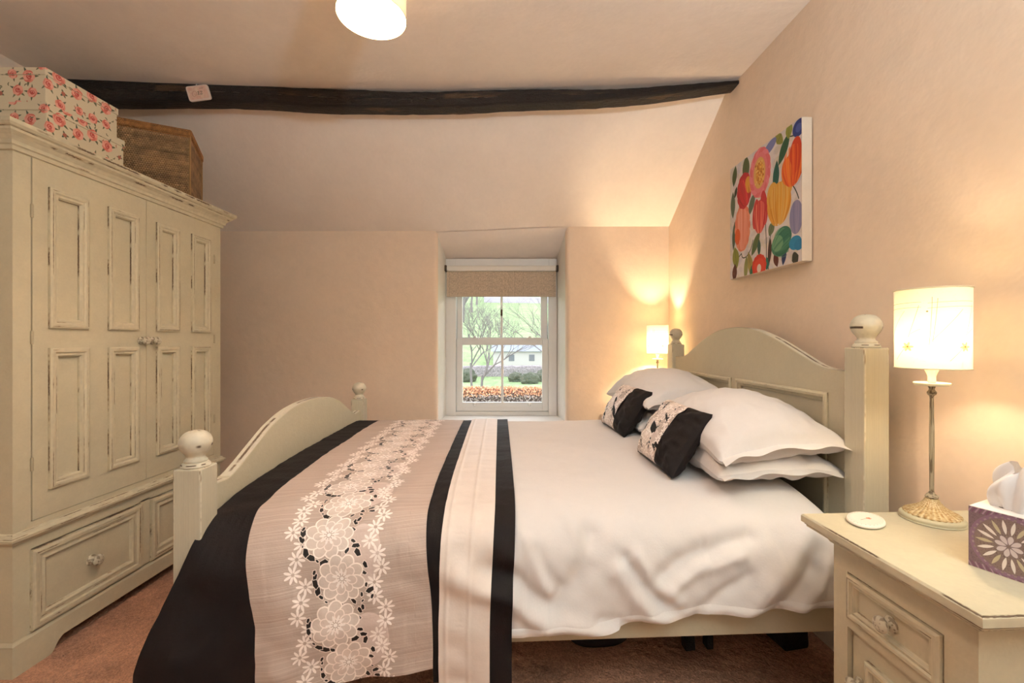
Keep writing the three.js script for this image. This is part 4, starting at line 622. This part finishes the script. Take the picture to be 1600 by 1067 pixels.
// ------------------------------------------------------------------ on the near bedside cabinet
{
  // oval plaque
  const g = thing('oval_trinket', 'oval cream ceramic plaque with a tiny painted flower, lying beside the near lamp', 'trinket', [0.886, NT + 0.001, -1.137], Math.atan2(0.073, 0.079));
  const n = 64, prof = [[0, 0], [0.92, 0], [1, 0.35], [1, 0.6], [0.95, 0.95], [0.8, 1], [0.74, 0.86], [0.6, 0.8], [0, 0.8]], pos = [], uv = [], idx = [];
  const body = gridGeo(n, prof.length - 1, (a, b) => { const [r, h] = prof[Math.round(b * (prof.length - 1))], t = a * 2 * Math.PI; return [Math.cos(t) * r * 0.058, h * 0.010, -Math.sin(t) * r * 0.040]; }, (a, b, p) => [p[0] / 0.116 + 0.5, 0.5 - p[2] / 0.08]);
  mesh('plaque', body, std({ map: canvasTex(256, 192, (c, W, H) => { c.fillStyle = '#efe4d6'; c.fillRect(0, 0, W, H); const r = rand(5); for (let i = 0; i < 26; i++) { const a = i / 26 * 6.283; c.fillStyle = ['#8d8a6a', '#c79a86', '#a9a27c'][i % 3]; c.beginPath(); c.ellipse(W / 2 + Math.cos(a) * 112, H / 2 + Math.sin(a) * 83, 3, 2, a, 0, 7); c.fill(); } c.strokeStyle = '#6d6a44'; c.lineWidth = 3; c.beginPath(); c.moveTo(W * .36, H * .40); c.quadraticCurveTo(W * .48, H * .46, W * .58, H * .54); c.stroke(); c.fillStyle = '#c9805e'; for (let k = 0; k < 5; k++) { c.beginPath(); c.ellipse(W * .6 + Math.cos(k * 1.26) * 8, H * .55 + Math.sin(k * 1.26) * 7, 9, 6, k, 0, 7); c.fill(); } c.fillStyle = '#a25a3c'; c.beginPath(); c.arc(W * .62, H * .56, 5, 0, 7); c.fill(); }), roughness: 0.35, side: THREE.DoubleSide }), g);
  // tissue box
  const tb = thing('tissue_box', 'cube tissue box with a purple and white wheel pattern on the near bedside cabinet', 'tissue box', [0.932, NT + 0.001, -0.921]);
  const e1 = new THREE.Vector3(0.424, 0, 0.905), up = new THREE.Vector3(0, 1, 0), e2 = new THREE.Vector3(0.905, 0, -0.424);
  tb.rotation.setFromRotationMatrix(new THREE.Matrix4().makeBasis(e1, up, new THREE.Vector3().crossVectors(e1, up)));      // local x along the near face; local -z or +z goes back
  const bz = Math.sign(new THREE.Vector3().crossVectors(e1, up).dot(e2)), S = 0.118, H = 0.123;
  const art = canvasTex(512, 512, (c, W, Hh) => {
    c.fillStyle = '#7d666e'; c.fillRect(0, 0, W, Hh); const r = rand(77);
    for (let i = 0; i < 2600; i++) { c.fillStyle = ['#7a626c', '#5c4850', '#8b7078'][i % 3]; c.fillRect(r() * W, r() * Hh, 5, 5); }
    for (const top of [0, 1]) for (let k = 0; k < 22; k++) { c.save(); c.translate(k / 22 * W + 12, top ? Hh - 20 : 20); c.rotate(top ? -0.5 : 0.5); c.fillStyle = k % 2 ? '#7a4f6a' : '#a98a9c'; c.fillRect(-6, -28, 11, 56); c.restore(); }
    c.save(); c.translate(W / 2, Hh / 2); c.strokeStyle = '#8a6a80'; c.lineWidth = 30; c.beginPath(); c.arc(0, 0, 236, 0, 7); c.stroke(); c.fillStyle = '#86716c'; c.beginPath(); c.arc(0, 0, 218, 0, 7); c.fill();
    for (let k = 0; k < 36; k++) { c.save(); c.rotate(k / 36 * 6.283); c.fillStyle = ['#92807c', '#a58e94'][k % 2]; c.fillRect(222, -9, 13, 18); c.restore(); }
    for (let i = 0; i < 900; i++) { const a = r() * 6.283, q = 80 + r() * 130; c.fillStyle = ['#84706a', '#665250', '#968478'][i % 3]; c.fillRect(Math.cos(a) * q, Math.sin(a) * q, 6, 5); }
    for (let k = 0; k < 18; k++) { c.save(); c.rotate(k / 18 * 6.283); c.fillStyle = k % 3 ? '#efe6e0' : '#c9bd9c'; c.beginPath(); c.moveTo(94, 0); c.quadraticCurveTo(150, -26, 212, 0); c.quadraticCurveTo(150, 26, 94, 0); c.fill(); c.restore(); }
    for (let k = 0; k < 8; k++) { c.save(); c.rotate(k / 8 * 6.283 + 0.2); c.fillStyle = '#d8cbcb'; c.beginPath(); c.moveTo(12, 0); c.quadraticCurveTo(60, -34, 86, -8); c.quadraticCurveTo(92, 0, 86, 8); c.quadraticCurveTo(60, 34, 12, 0); c.fill(); c.strokeStyle = '#8a767c'; c.lineWidth = 3; c.stroke(); c.restore(); }
    c.restore();
  });
  const artM = std({ map: art, roughness: 0.55 });
  const body2 = new THREE.BoxGeometry(S, H, S); body2.translate(S / 2, H / 2, bz * S / 2);
  mesh('carton', body2, [artM, artM, std({ color: 0xe9dfd4, roughness: 0.6 }), artM, artM, artM][0], tb);
  mesh('carton_top', box(0.001, S - 0.001, H, H + 0.001, bz * 0.001, bz * (S - 0.001)), std({ color: 0xece2da, roughness: 0.6 }), tb);
  mesh('slot', new THREE.CylinderGeometry(0.036, 0.036, 0.0006, 40).scale(1, 1, 0.7).translate(S / 2, H + 0.0014, bz * S / 2), std({ color: 0x3a322e }), tb);
  const ts = gridGeo(64, 40, (a, b) => { const t = a * 2 * Math.PI, fold = 1 + (0.10 + 0.25 * b) * Math.sin(t * 5 + 1.2 * b * 3) + 0.12 * Math.sin(t * 9 + 2); const R = lerp(0.030, 0.052, Math.pow(b, 0.6)) * (1 - 0.75 * Math.pow(b, 3)) * fold; return [S / 2 + Math.cos(t) * R * 1.0, H - 0.01 + 0.095 * b + 0.012 * b * Math.sin(t * 2 + 0.4), bz * S / 2 + Math.sin(t) * R * 0.75]; }, (a, b) => [a * 0.2, b * 0.1]);
  mesh('tissue', ts, new THREE.MeshPhysicalMaterial({ color: 0xf6f1f0, roughness: 1, transmission: 0.2, thickness: 0, side: THREE.DoubleSide }), tb);
}
// ------------------------------------------------------------------ canvas on the wall
{
  const dA = 2.408, dB = 1.841, xA = wallX(dA), xB = wallX(dB), len = Math.hypot(dA - dB, xA - xB), y0 = EYE + 0.335, y1 = EYE + 0.937, T = 0.045;
  const g = thing('canvas_painting', 'square canvas painted with bright abstract flowers, hung on the wall above the headboard', 'painting', [xA - 0.004, y0, -dA], -Math.PI / 2 + turnR);
  g.rotation.z = 0; const H = y1 - y0;
  const art = canvasTex(1024, 1024, (c, W) => {
    const r = rand(63); c.fillStyle = '#ddd2d0'; c.fillRect(0, 0, W, W);
    for (let i = 0; i < 260; i++) { c.fillStyle = ['rgba(196,182,190,.35)', 'rgba(220,204,188,.35)', 'rgba(200,186,160,.35)', 'rgba(180,176,190,.25)'][i % 4]; c.beginPath(); c.ellipse(r() * W, r() * W, 20 + 60 * r(), 14 + 30 * r(), r() * 3, 0, 7); c.fill(); }
    const E = (x, y, rx, ry, col, rot = 0) => { c.save(); c.translate(x * W, y * W); c.rotate(rot); c.fillStyle = col; c.beginPath(); c.ellipse(0, 0, rx * W, ry * W, 0, 0, 7); c.fill(); c.restore(); };
    const strokes = (x, y, rx, ry, cols, n, rot = 0) => { c.save(); c.translate(x * W, y * W); c.rotate(rot); c.beginPath(); c.ellipse(0, 0, rx * W, ry * W, 0, 0, 7); c.clip(); for (let i = 0; i < n; i++) { c.strokeStyle = cols[i % cols.length]; c.lineWidth = 6 + 14 * r(); const a = (r() - .5) * 2 * rx * W; c.beginPath(); c.moveTo(a, -ry * W); c.quadraticCurveTo(a * 1.5, (r() - .5) * ry * W, a * 0.4, ry * W); c.stroke(); } c.restore(); };
    const leaf = (x, y, rx, ry, col, rot) => { c.save(); c.translate(x * W, y * W); c.rotate(rot); c.fillStyle = col; c.beginPath(); c.moveTo(0, -ry * W); c.quadraticCurveTo(rx * W * 1.6, 0, 0, ry * W); c.quadraticCurveTo(-rx * W * 1.6, 0, 0, -ry * W); c.fill(); c.strokeStyle = 'rgba(30,40,30,.45)'; c.lineWidth = 4; c.beginPath(); c.moveTo(0, -ry * W * .9); c.lineTo(0, ry * W * .9); c.stroke(); c.restore(); };
    const stem = (...p) => { c.strokeStyle = '#2f3328'; c.lineWidth = 9; c.beginPath(); c.moveTo(p[0] * W, p[1] * W); c.quadraticCurveTo(p[2] * W, p[3] * W, p[4] * W, p[5] * W); c.stroke(); };
    stem(.56, .62, .58, .8, .57, .98); stem(.66, .70, .58, .78, .60, 1); stem(.90, .44, .95, .5, .97, .56); stem(.2, .8, .2, .86, .28, .84); stem(.28, .84, .36, .8, .38, .72); stem(.83, .06, .9, .1, 1, .1); stem(.08, .9, .1, .84, .2, .8); stem(.3, .84, .36, .9, .34, 1);
    leaf(.08, .09, .05, .09, '#4d5a32', .2); leaf(.27, .09, .07, .11, '#55603c', 0); leaf(.70, .31, .05, .12, '#1f5a50', .1); leaf(.80, .14, .055, .12, '#2f5a3e', .6); leaf(.05, .34, .05, .12, '#5a6650', 0); leaf(.10, .24, .03, .05, '#3c3a2a', .4); leaf(.36, .42, .05, .10, '#5e6a58', .5); leaf(.07, .62, .04, .13, '#4e5a48', .1); leaf(.42, .76, .05, .11, '#5a6a40', .6); leaf(.10, .82, .07, .1, '#8a8a3a', -.2); leaf(.34, .92, .05, .12, '#9a8a4a', -.3); leaf(.47, .8, .03, .07, '#35584e', 0); leaf(.08, .95, .05, .08, '#5a2a20', .1); leaf(.27, .94, .04, .11, '#8a8a50', .1); leaf(.36, .97, .03, .06, '#2a6a4a', .4); leaf(.58, .95, .045, .05, '#2a6a5c', 0); leaf(.70, .94, .04, .06, '#5a2018', -.3); leaf(.62, .86, .03, .1, '#4a2a22', .1); leaf(.80, .93, .035, .07, '#2a3668', .2); leaf(.93, .97, .06, .04, '#3a3a30', 1.2); leaf(.64, .69, .05, .06, '#6e7a56', .5); leaf(.74, .04, .08, .04, '#8a8a3e', .8); leaf(.86, .03, .05, .06, '#8f9440', .1);
    E(.62, .05, .09, .04, '#7a80b4', -.35); E(.97, .06, .07, .06, '#2a3a80'); E(.97, .06, .035, .03, '#4a5aa4');
    E(.16, .66, .05, .06, '#d0502a');
    // coral bloom
    for (let k = 0; k < 14; k++) { const a = k / 14 * 6.283; E(.21 + Math.cos(a) * .075, .58 + Math.sin(a) * .15, .055, .06, k % 2 ? '#e08a6e' : '#d97a5e', a); } E(.21, .58, .09, .17, '#e2907a'); strokes(.21, .58, .1, .19, ['rgba(236,170,150,.6)', 'rgba(210,110,80,.5)'], 26); E(.13, .64, .045, .07, '#d55a2c');
    // red bloom
    for (let k = 0; k < 12; k++) { const a = k / 12 * 6.283; E(.24 + Math.cos(a) * .075, .27 + Math.sin(a) * .11, .045, .05, '#b5242c', a); } E(.24, .27, .08, .12, '#c02a30', -.5); E(.31, .24, .05, .075, '#d99a3a', -.3); strokes(.23, .29, .09, .12, ['rgba(220,70,70,.5)', 'rgba(140,20,30,.4)'], 14, -.4);
    // pink rosette
    for (let k = 0; k < 16; k++) { const a = k / 16 * 6.283; E(.48 + Math.cos(a) * .105, .20 + Math.sin(a) * .15, .05, .06, k % 2 ? '#d86a72' : '#e0808a', a); } E(.48, .2, .11, .16, '#dc7a80'); E(.475, .2, .085, .125, '#d8a860'); E(.48, .2, .055, .09, '#cf8a3a'); for (let i = 0; i < 60; i++) E(.475 + (r() - .5) * .12, .2 + (r() - .5) * .19, .008, .009, ['#e8c070', '#b06a2a', '#e6b050'][i % 3]);
    // red tulip
    E(.48, .55, .095, .13, '#d4524a'); E(.42, .52, .045, .12, '#c83a3a', .15); E(.54, .50, .05, .14, '#c23038', -.1); strokes(.48, .56, .09, .13, ['rgba(240,150,120,.6)', 'rgba(170,30,40,.4)', 'rgba(232,110,90,.6)'], 18);
    // yellow tulip
    E(.735, .52, .15, .155, '#d99a38'); E(.65, .44, .07, .1, '#dca548', .2); E(.82, .43, .08, .08, '#d8a040', -.3); strokes(.735, .53, .15, .16, ['rgba(232,190,110,.6)', 'rgba(196,120,30,.5)', 'rgba(226,160,60,.6)'], 30);
    // orange tulip
    E(.90, .32, .12, .12, '#dc5a24'); E(.93, .24, .07, .13, '#d0401e', .15); E(.83, .32, .06, .10, '#e87a2a', -.1); strokes(.9, .3, .12, .15, ['rgba(236,130,50,.6)', 'rgba(190,50,24,.5)', 'rgba(230,90,40,.6)'], 24);
    E(.94, .68, .075, .12, '#8a86ac'); strokes(.94, .68, .07, .12, ['rgba(160,150,180,.5)', 'rgba(110,110,150,.4)'], 14);
    E(.76, .84, .12, .085, '#3f7a5c'); E(.79, .79, .10, .08, '#2f6e58'); E(.72, .82, .07, .06, '#6a9a76'); strokes(.77, .83, .12, .1, ['rgba(110,160,120,.4)', 'rgba(30,90,70,.4)'], 18, 1.2); E(.93, .86, .07, .05, '#2a86b4'); E(.97, .88, .05, .04, '#2378a8');
    for (let k = 0; k < 14; k++) { const a = k / 14 * 6.283; E(.47 + Math.cos(a) * .075, .95 + Math.sin(a) * .065, .03, .03, '#cf3826', a); } E(.47, .95, .075, .06, '#d4442e'); E(.47, .97, .03, .035, '#e6d2c4');
    for (let i = 0; i < 3000; i++) { c.fillStyle = i % 2 ? 'rgba(255,245,230,.05)' : 'rgba(40,30,20,.05)'; c.fillRect(r() * W, r() * W, 2 + r() * 10, 2); }
  }, true, false);
  const white = std({ map: metres(mottled(0xdccab6, 0.04), 0.3), bumpMap: metres(weaveBump, 0.02), bumpScale: 0.0003, roughness: 0.85 });
  mesh('stretched_canvas', planarUV(box(0, len, 0, H, 0, T, 0.003)), white, g);
  const f = new THREE.PlaneGeometry(len - 0.003, H - 0.003); f.translate(len / 2, H / 2, T + 0.0008);
  mesh('painted_face', f, std({ map: art, bumpMap: metres(weaveBump, 0.02), bumpScale: 0.0003, roughness: 0.75 }), g);
}
// ------------------------------------------------------------------ things stored under the bed
{
  const black = std({ map: metres(mottled(0x15161a, 0.3), 0.3), bumpMap: metres(grainBump, 0.3), bumpScale: 0.004, roughness: 0.8 });
  const [bx, , bz] = bedToWorld(1.31, 0, 0.40);
  const bag = thing('holdall', 'soft dark navy holdall lying on the carpet under the bed', 'bag', [bx, 0.0, bz], 0.1);
  const bg = gridGeo(48, 32, (a, b) => { const t = a * 2 * Math.PI, p = (b - 0.5) * Math.PI, c = Math.pow(Math.cos(p), 0.45), s = Math.sign(Math.sin(p)) * Math.pow(Math.abs(Math.sin(p)), 0.7); const k = 1 + 0.06 * fbm(Math.cos(t) * 2, s * 2 + Math.sin(t), 3.3, 3); const sq = Math.pow(Math.pow(Math.abs(Math.cos(t)), 3) + Math.pow(Math.abs(Math.sin(t)), 3), -1 / 3); return [Math.cos(t) * sq * c * 0.135 * k, 0.085 + 0.085 * s * (s > 0 ? k : 1), Math.sin(t) * sq * c * 0.11 * k]; }, (a, b) => [a, b * 0.3]);
  mesh('bag_body', bg, std({ color: 0x10131c, roughness: 0.75 }), bag);
  mesh('handle', tube([[-0.06, 0.15, 0.04], [-0.04, 0.19, 0.03], [0.04, 0.19, 0.03], [0.06, 0.15, 0.04]], 0.008, 24, 8), black, bag);
  const [ux, , uz] = bedToWorld(1.67, 0, 0.31);
  const u = thing('folding_stand', 'black folding stand with two legs showing under the middle of the bed', 'stand', [ux, 0, uz], 0.1);
  for (const [x, w, lean] of [[-0.012, 0.020, 0.05], [0.068, 0.013, 0.0]]) { const l = box(-w, w, 0, 0.26, -0.02, 0.02, 0.004); l.rotateZ(lean); l.translate(x, 0.0, 0); mesh('leg', planarUV(l), black, u); }
  mesh('cross_bar', pbox(-0.01, 0.07, 0.13, 0.16, -0.012, 0.012, 0.004), black, u);
  const [vx, , vz] = bedToWorld(2.06, 0, 0.36);
  const v = thing('black_case', 'small black zipped case on the carpet under the head of the bed', 'case', [vx, 0.0, vz], 0.2);
  const sh = new THREE.Shape(); sh.moveTo(-0.04, 0); sh.lineTo(0.045, 0); sh.quadraticCurveTo(0.05, 0.0, 0.048, 0.02); sh.lineTo(0.034, 0.19); sh.quadraticCurveTo(0.032, 0.2, 0.026, 0.2); sh.lineTo(-0.03, 0.2); sh.quadraticCurveTo(-0.038, 0.2, -0.039, 0.19); sh.lineTo(-0.044, 0.02); sh.closePath();
  const cg = new THREE.ExtrudeGeometry(sh, { depth: 0.16, bevelEnabled: true, bevelSize: 0.008, bevelThickness: 0.008, bevelSegments: 3 }); cg.translate(0, 0.008, -0.08); mesh('case_body', planarUV(cg), black, v);
  mesh('zip', tube([[-0.036, 0.12, 0.0885], [0, 0.122, 0.0885], [0.036, 0.12, 0.0885]], 0.0025, 10, 6), std({ color: 0x3a3a3a, metalness: 0.5, roughness: 0.5 }), v);
}
// ------------------------------------------------------------------ outside the window
{
  const GY = -2.5, r = rand(99);
  const grassMap = dataTex(256, 256, (x, y) => { const k = 0.75 + 0.5 * (0.4 * tn8(x, y) + 0.3 * tn32(x, y) + 0.3 * tn128(x, y)); return [134 * k, 158 * k, 112 * k]; });
  const hy = (x, z) => { const d = -z; let y = GY + 0.15 * n3(x * 0.08, z * 0.08); y += smooth(40, 62, d) * 3.2 + Math.max(0, d - 58) * 0.135 + smooth(75, 150, d) * 5; return y + smooth(40, 90, d) * 1.6 * fbm(x * 0.03, z * 0.03, 2.2, 3); };
  const land = planarUV(gridGeo(60, 90, (a, b) => { const z = -lerp(6, 260, Math.pow(b, 1.6)), x = lerp(-1, 1, a) * (30 + -z * 0.9); return [x, hy(x, z), z]; }));
  struct('ground', land, std({ map: metres(grassMap, 9), roughness: 1 }));
  const at = (px, d) => (px - 815) / FOCAL * d;
  // beech hedge: a hummocky core clothed in small leaves
  const hd = 21, hy0 = GY, top = 1.2 - 70 / FOCAL * hd;
  const h = thing('beech_hedge', 'clipped russet beech hedge across the bottom of the garden outside the window', 'hedge', [at(785, hd), GY, -hd]);
  mesh('hedge_core', gridGeo(80, 16, (a, b) => { const x = lerp(-6, 6, a), t = lerp(-0.1, Math.PI + 0.1, b); return [x, Math.pow(Math.max(0, Math.sin(t)), 0.4) * (top - GY - 0.12) * (1 + 0.04 * n3(x * 2, b * 4)), -Math.cos(t) * 0.5]; }), std({ color: 0x5a4a44, roughness: 1, side: THREE.DoubleSide }), h);
  const leafG = new THREE.CircleGeometry(0.05, 5); leafG.scale(1, 0.65, 1);
  const N = 9000, im = new THREE.InstancedMesh(leafG, std({ color: 0xffffff, roughness: 0.9, side: THREE.DoubleSide }), N), o = new THREE.Object3D(), col = new THREE.Color();
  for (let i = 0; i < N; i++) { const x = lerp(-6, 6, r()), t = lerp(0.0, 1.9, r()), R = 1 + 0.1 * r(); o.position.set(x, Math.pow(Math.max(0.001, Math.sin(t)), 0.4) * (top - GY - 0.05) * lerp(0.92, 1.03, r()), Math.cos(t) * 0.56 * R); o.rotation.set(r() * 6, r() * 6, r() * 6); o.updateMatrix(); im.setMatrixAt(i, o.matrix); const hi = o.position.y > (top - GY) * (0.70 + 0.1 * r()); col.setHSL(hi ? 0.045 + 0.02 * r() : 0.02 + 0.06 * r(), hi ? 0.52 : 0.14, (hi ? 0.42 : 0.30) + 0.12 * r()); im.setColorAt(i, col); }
  im.name = 'hedge_leaves'; im.userData.kind = 'stuff'; h.add(im);
  // dry-stone wall and shrubs half-way, a pale cottage with slate roof
  const sd = 44, stoneM = std({ map: metres(dataTex(256, 256, (x, y) => { const k = 0.6 + 0.8 * (0.5 * tn64(x, y) + 0.5 * tn32(x, y)); return [138 * k, 132 * k, 136 * k]; }), 2), roughness: 1 });
  tag(mesh('stone_wall', planarUV(gridGeo(120, 10, (a, b) => { const x = lerp(-14, 14, a), t = b * Math.PI; return [x, hy(x, -sd) - 0.2 + Math.pow(Math.sin(t), 0.35) * (1.25 + 0.12 * n3(x * 2.3, 1)), -sd - Math.cos(t) * -0.3]; })), stoneM), 'low grey field wall beyond the lawn outside the window', 'wall');
  {
    const cd = 50, c = thing('cottage', 'pale cottage with a grey slate roof beyond the field wall outside the window', 'house', [at(822, cd), hy(at(822, cd), -cd), -cd], 0);
    const wm = std({ color: 0xb8b6b4, roughness: 0.9 }), rm = std({ color: 0x878f9c, roughness: 0.8 }), dk = std({ color: 0x6a7078, roughness: 0.5 });
    const w = 3.6, H = 1.25; mesh('wall', [pbox(-w, w, -1, H, -2, 2)], wm, c);
    const s = new THREE.Shape(); s.moveTo(-2.3, 0); s.lineTo(0, 1.2); s.lineTo(2.3, 0); s.closePath(); const rg = new THREE.ExtrudeGeometry(s, { depth: w * 2 + 0.4, bevelEnabled: false }); rg.rotateY(Math.PI / 2); rg.translate(-w - 0.2, H, 0); mesh('roof', planarUV(rg), rm, c);
    for (const x of [-1.6, 0.6, 2.3]) mesh('window', pbox(x - 0.3, x + 0.3, 0.2, 0.9, 2.0, 2.03), dk, c);
    mesh('chimney', pbox(2.6, 3.2, 1.9, 3.0, -0.3, 0.3), stoneM, c);
  }
  // far hill walls and a row of shrubs
  tag(mesh('field_wall', planarUV(gridGeo(80, 6, (a, b) => { const x = lerp(-10, 45, a), z = -118, t = b * Math.PI; return [x, hy(x, z) - 0.3 + Math.pow(Math.sin(t), 0.4) * 1.9, z + Math.cos(t) * 0.5]; })), std({ color: 0xa9a4b0, roughness: 1 })), 'distant grey wall along the top of the hillside field outside the window', 'wall');
  const bushG = (seed, R) => { const g = new THREE.IcosahedronGeometry(R, 4), p = g.attributes.position; for (let i = 0; i < p.count; i++) { const v = new THREE.Vector3().fromBufferAttribute(p, i), k = 1 + 0.5 * fbm(v.x * 2 / R + seed, v.y * 2 / R, v.z * 2 / R, 4); p.setXYZ(i, v.x * k * 1.3, v.y * k, v.z * k); } g.computeVertexNormals(); return planarUV(g); };
  const shrubMap = dataTex(256, 256, (x, y) => { const k = 0.5 + 1.0 * (0.4 * tn64(x, y) + 0.6 * tn128(x, y)); return [82 * k, 88 * k, 76 * k]; });
  const sm = std({ map: metres(shrubMap, 3), roughness: 1 });
  [[806, 41, 0.55, 'dark'], [828, 39, 0.65, 'dark'], [853, 41, 0.75, 'dark'], [728, 41, 0.75, 'dark'], [868, 62, 1.5, 'dark']].forEach(([px, d, R], i) => tag(mesh('shrub', bushG(i * 3.1, R).translate(at(px, d), hy(at(px, d), -d) + R * 0.6, -d), sm), ['low grey-green shrub in front of the field wall outside the window, in the middle pane', 'grey-green shrub beside the cottage outside the window', 'grey-green shrub at the right edge of the window view', 'grey-green shrub at the left edge of the window view', 'distant shrub behind the cottage at the right of the window view'][i], 'shrub'));
  // bare trees
  const barkM = std({ color: 0x7d7678, roughness: 1 });
  function tree(px, d, h, seed, label, lean = 0, spread = 1) {
    const q = rand(seed), gs = []; const x = at(px, d), y = hy(x, -d);
    const grow = (p, dir, len, rad, lv) => {
      const e = p.clone().addScaledVector(dir, len), mid = p.clone().lerp(e, 0.5).add(new THREE.Vector3((q() - .5) * len * 0.16, (q() - .5) * len * 0.1, (q() - .5) * len * 0.16));
      gs.push(new THREE.TubeGeometry(new THREE.QuadraticBezierCurve3(p, mid, e), 3, rad, lv > 2 ? 3 : 5));
      if (lv >= 6) return; const n = lv < 2 ? 3 : q() < 0.55 ? 3 : 2;
      for (let k = 0; k < n; k++) { const nd = dir.clone().add(new THREE.Vector3((q() - .5) * 1.5 * spread, (q() - .25) * 0.7, (q() - .5) * 1.3)).normalize(); grow(e.clone().lerp(p, q() * 0.25), nd, len * (0.68 + q() * 0.2), rad * 0.62, lv + 1); }
    };
    const t = thing('bare_tree', label, 'tree', [x, y - 0.1, -d]);
    const trunk = new THREE.Vector3(lean, 1, 0).normalize(); grow(new THREE.Vector3(), trunk, h * 0.26, h * (d > 60 ? 0.016 : 0.011), 0);
    mesh('trunk', gs.shift(), barkM, t); mesh('branches', gs, barkM, t); return t;
  }
  tree(748, 26, 7.2, 5, 'bare forked tree standing on the lawn at the left of the window view', 0.12, 1);
  tree(738, 34, 8.5, 12, 'bare leafless tree behind the forked tree at the left of the window view', -0.05, 1.1);
  tree(912, 24, 7.6, 31, 'bare tree reaching its branches into the window view from the right', -0.35, 1.2);
  const wood = []; for (let i = 0; i < 7; i++) wood.push(tree(714 + i * 10 + 5 * r(), 74 + 13 * i, 12 + 1.6 * i, 200 + i, 'bare tree of the distant hillside wood seen through the upper left window pane', 0, 0.8)); wood.forEach(w => { w.userData.group = 'bare trees of the distant wood'; });
}
scene.environment = null;
renderer.render(scene, camera);
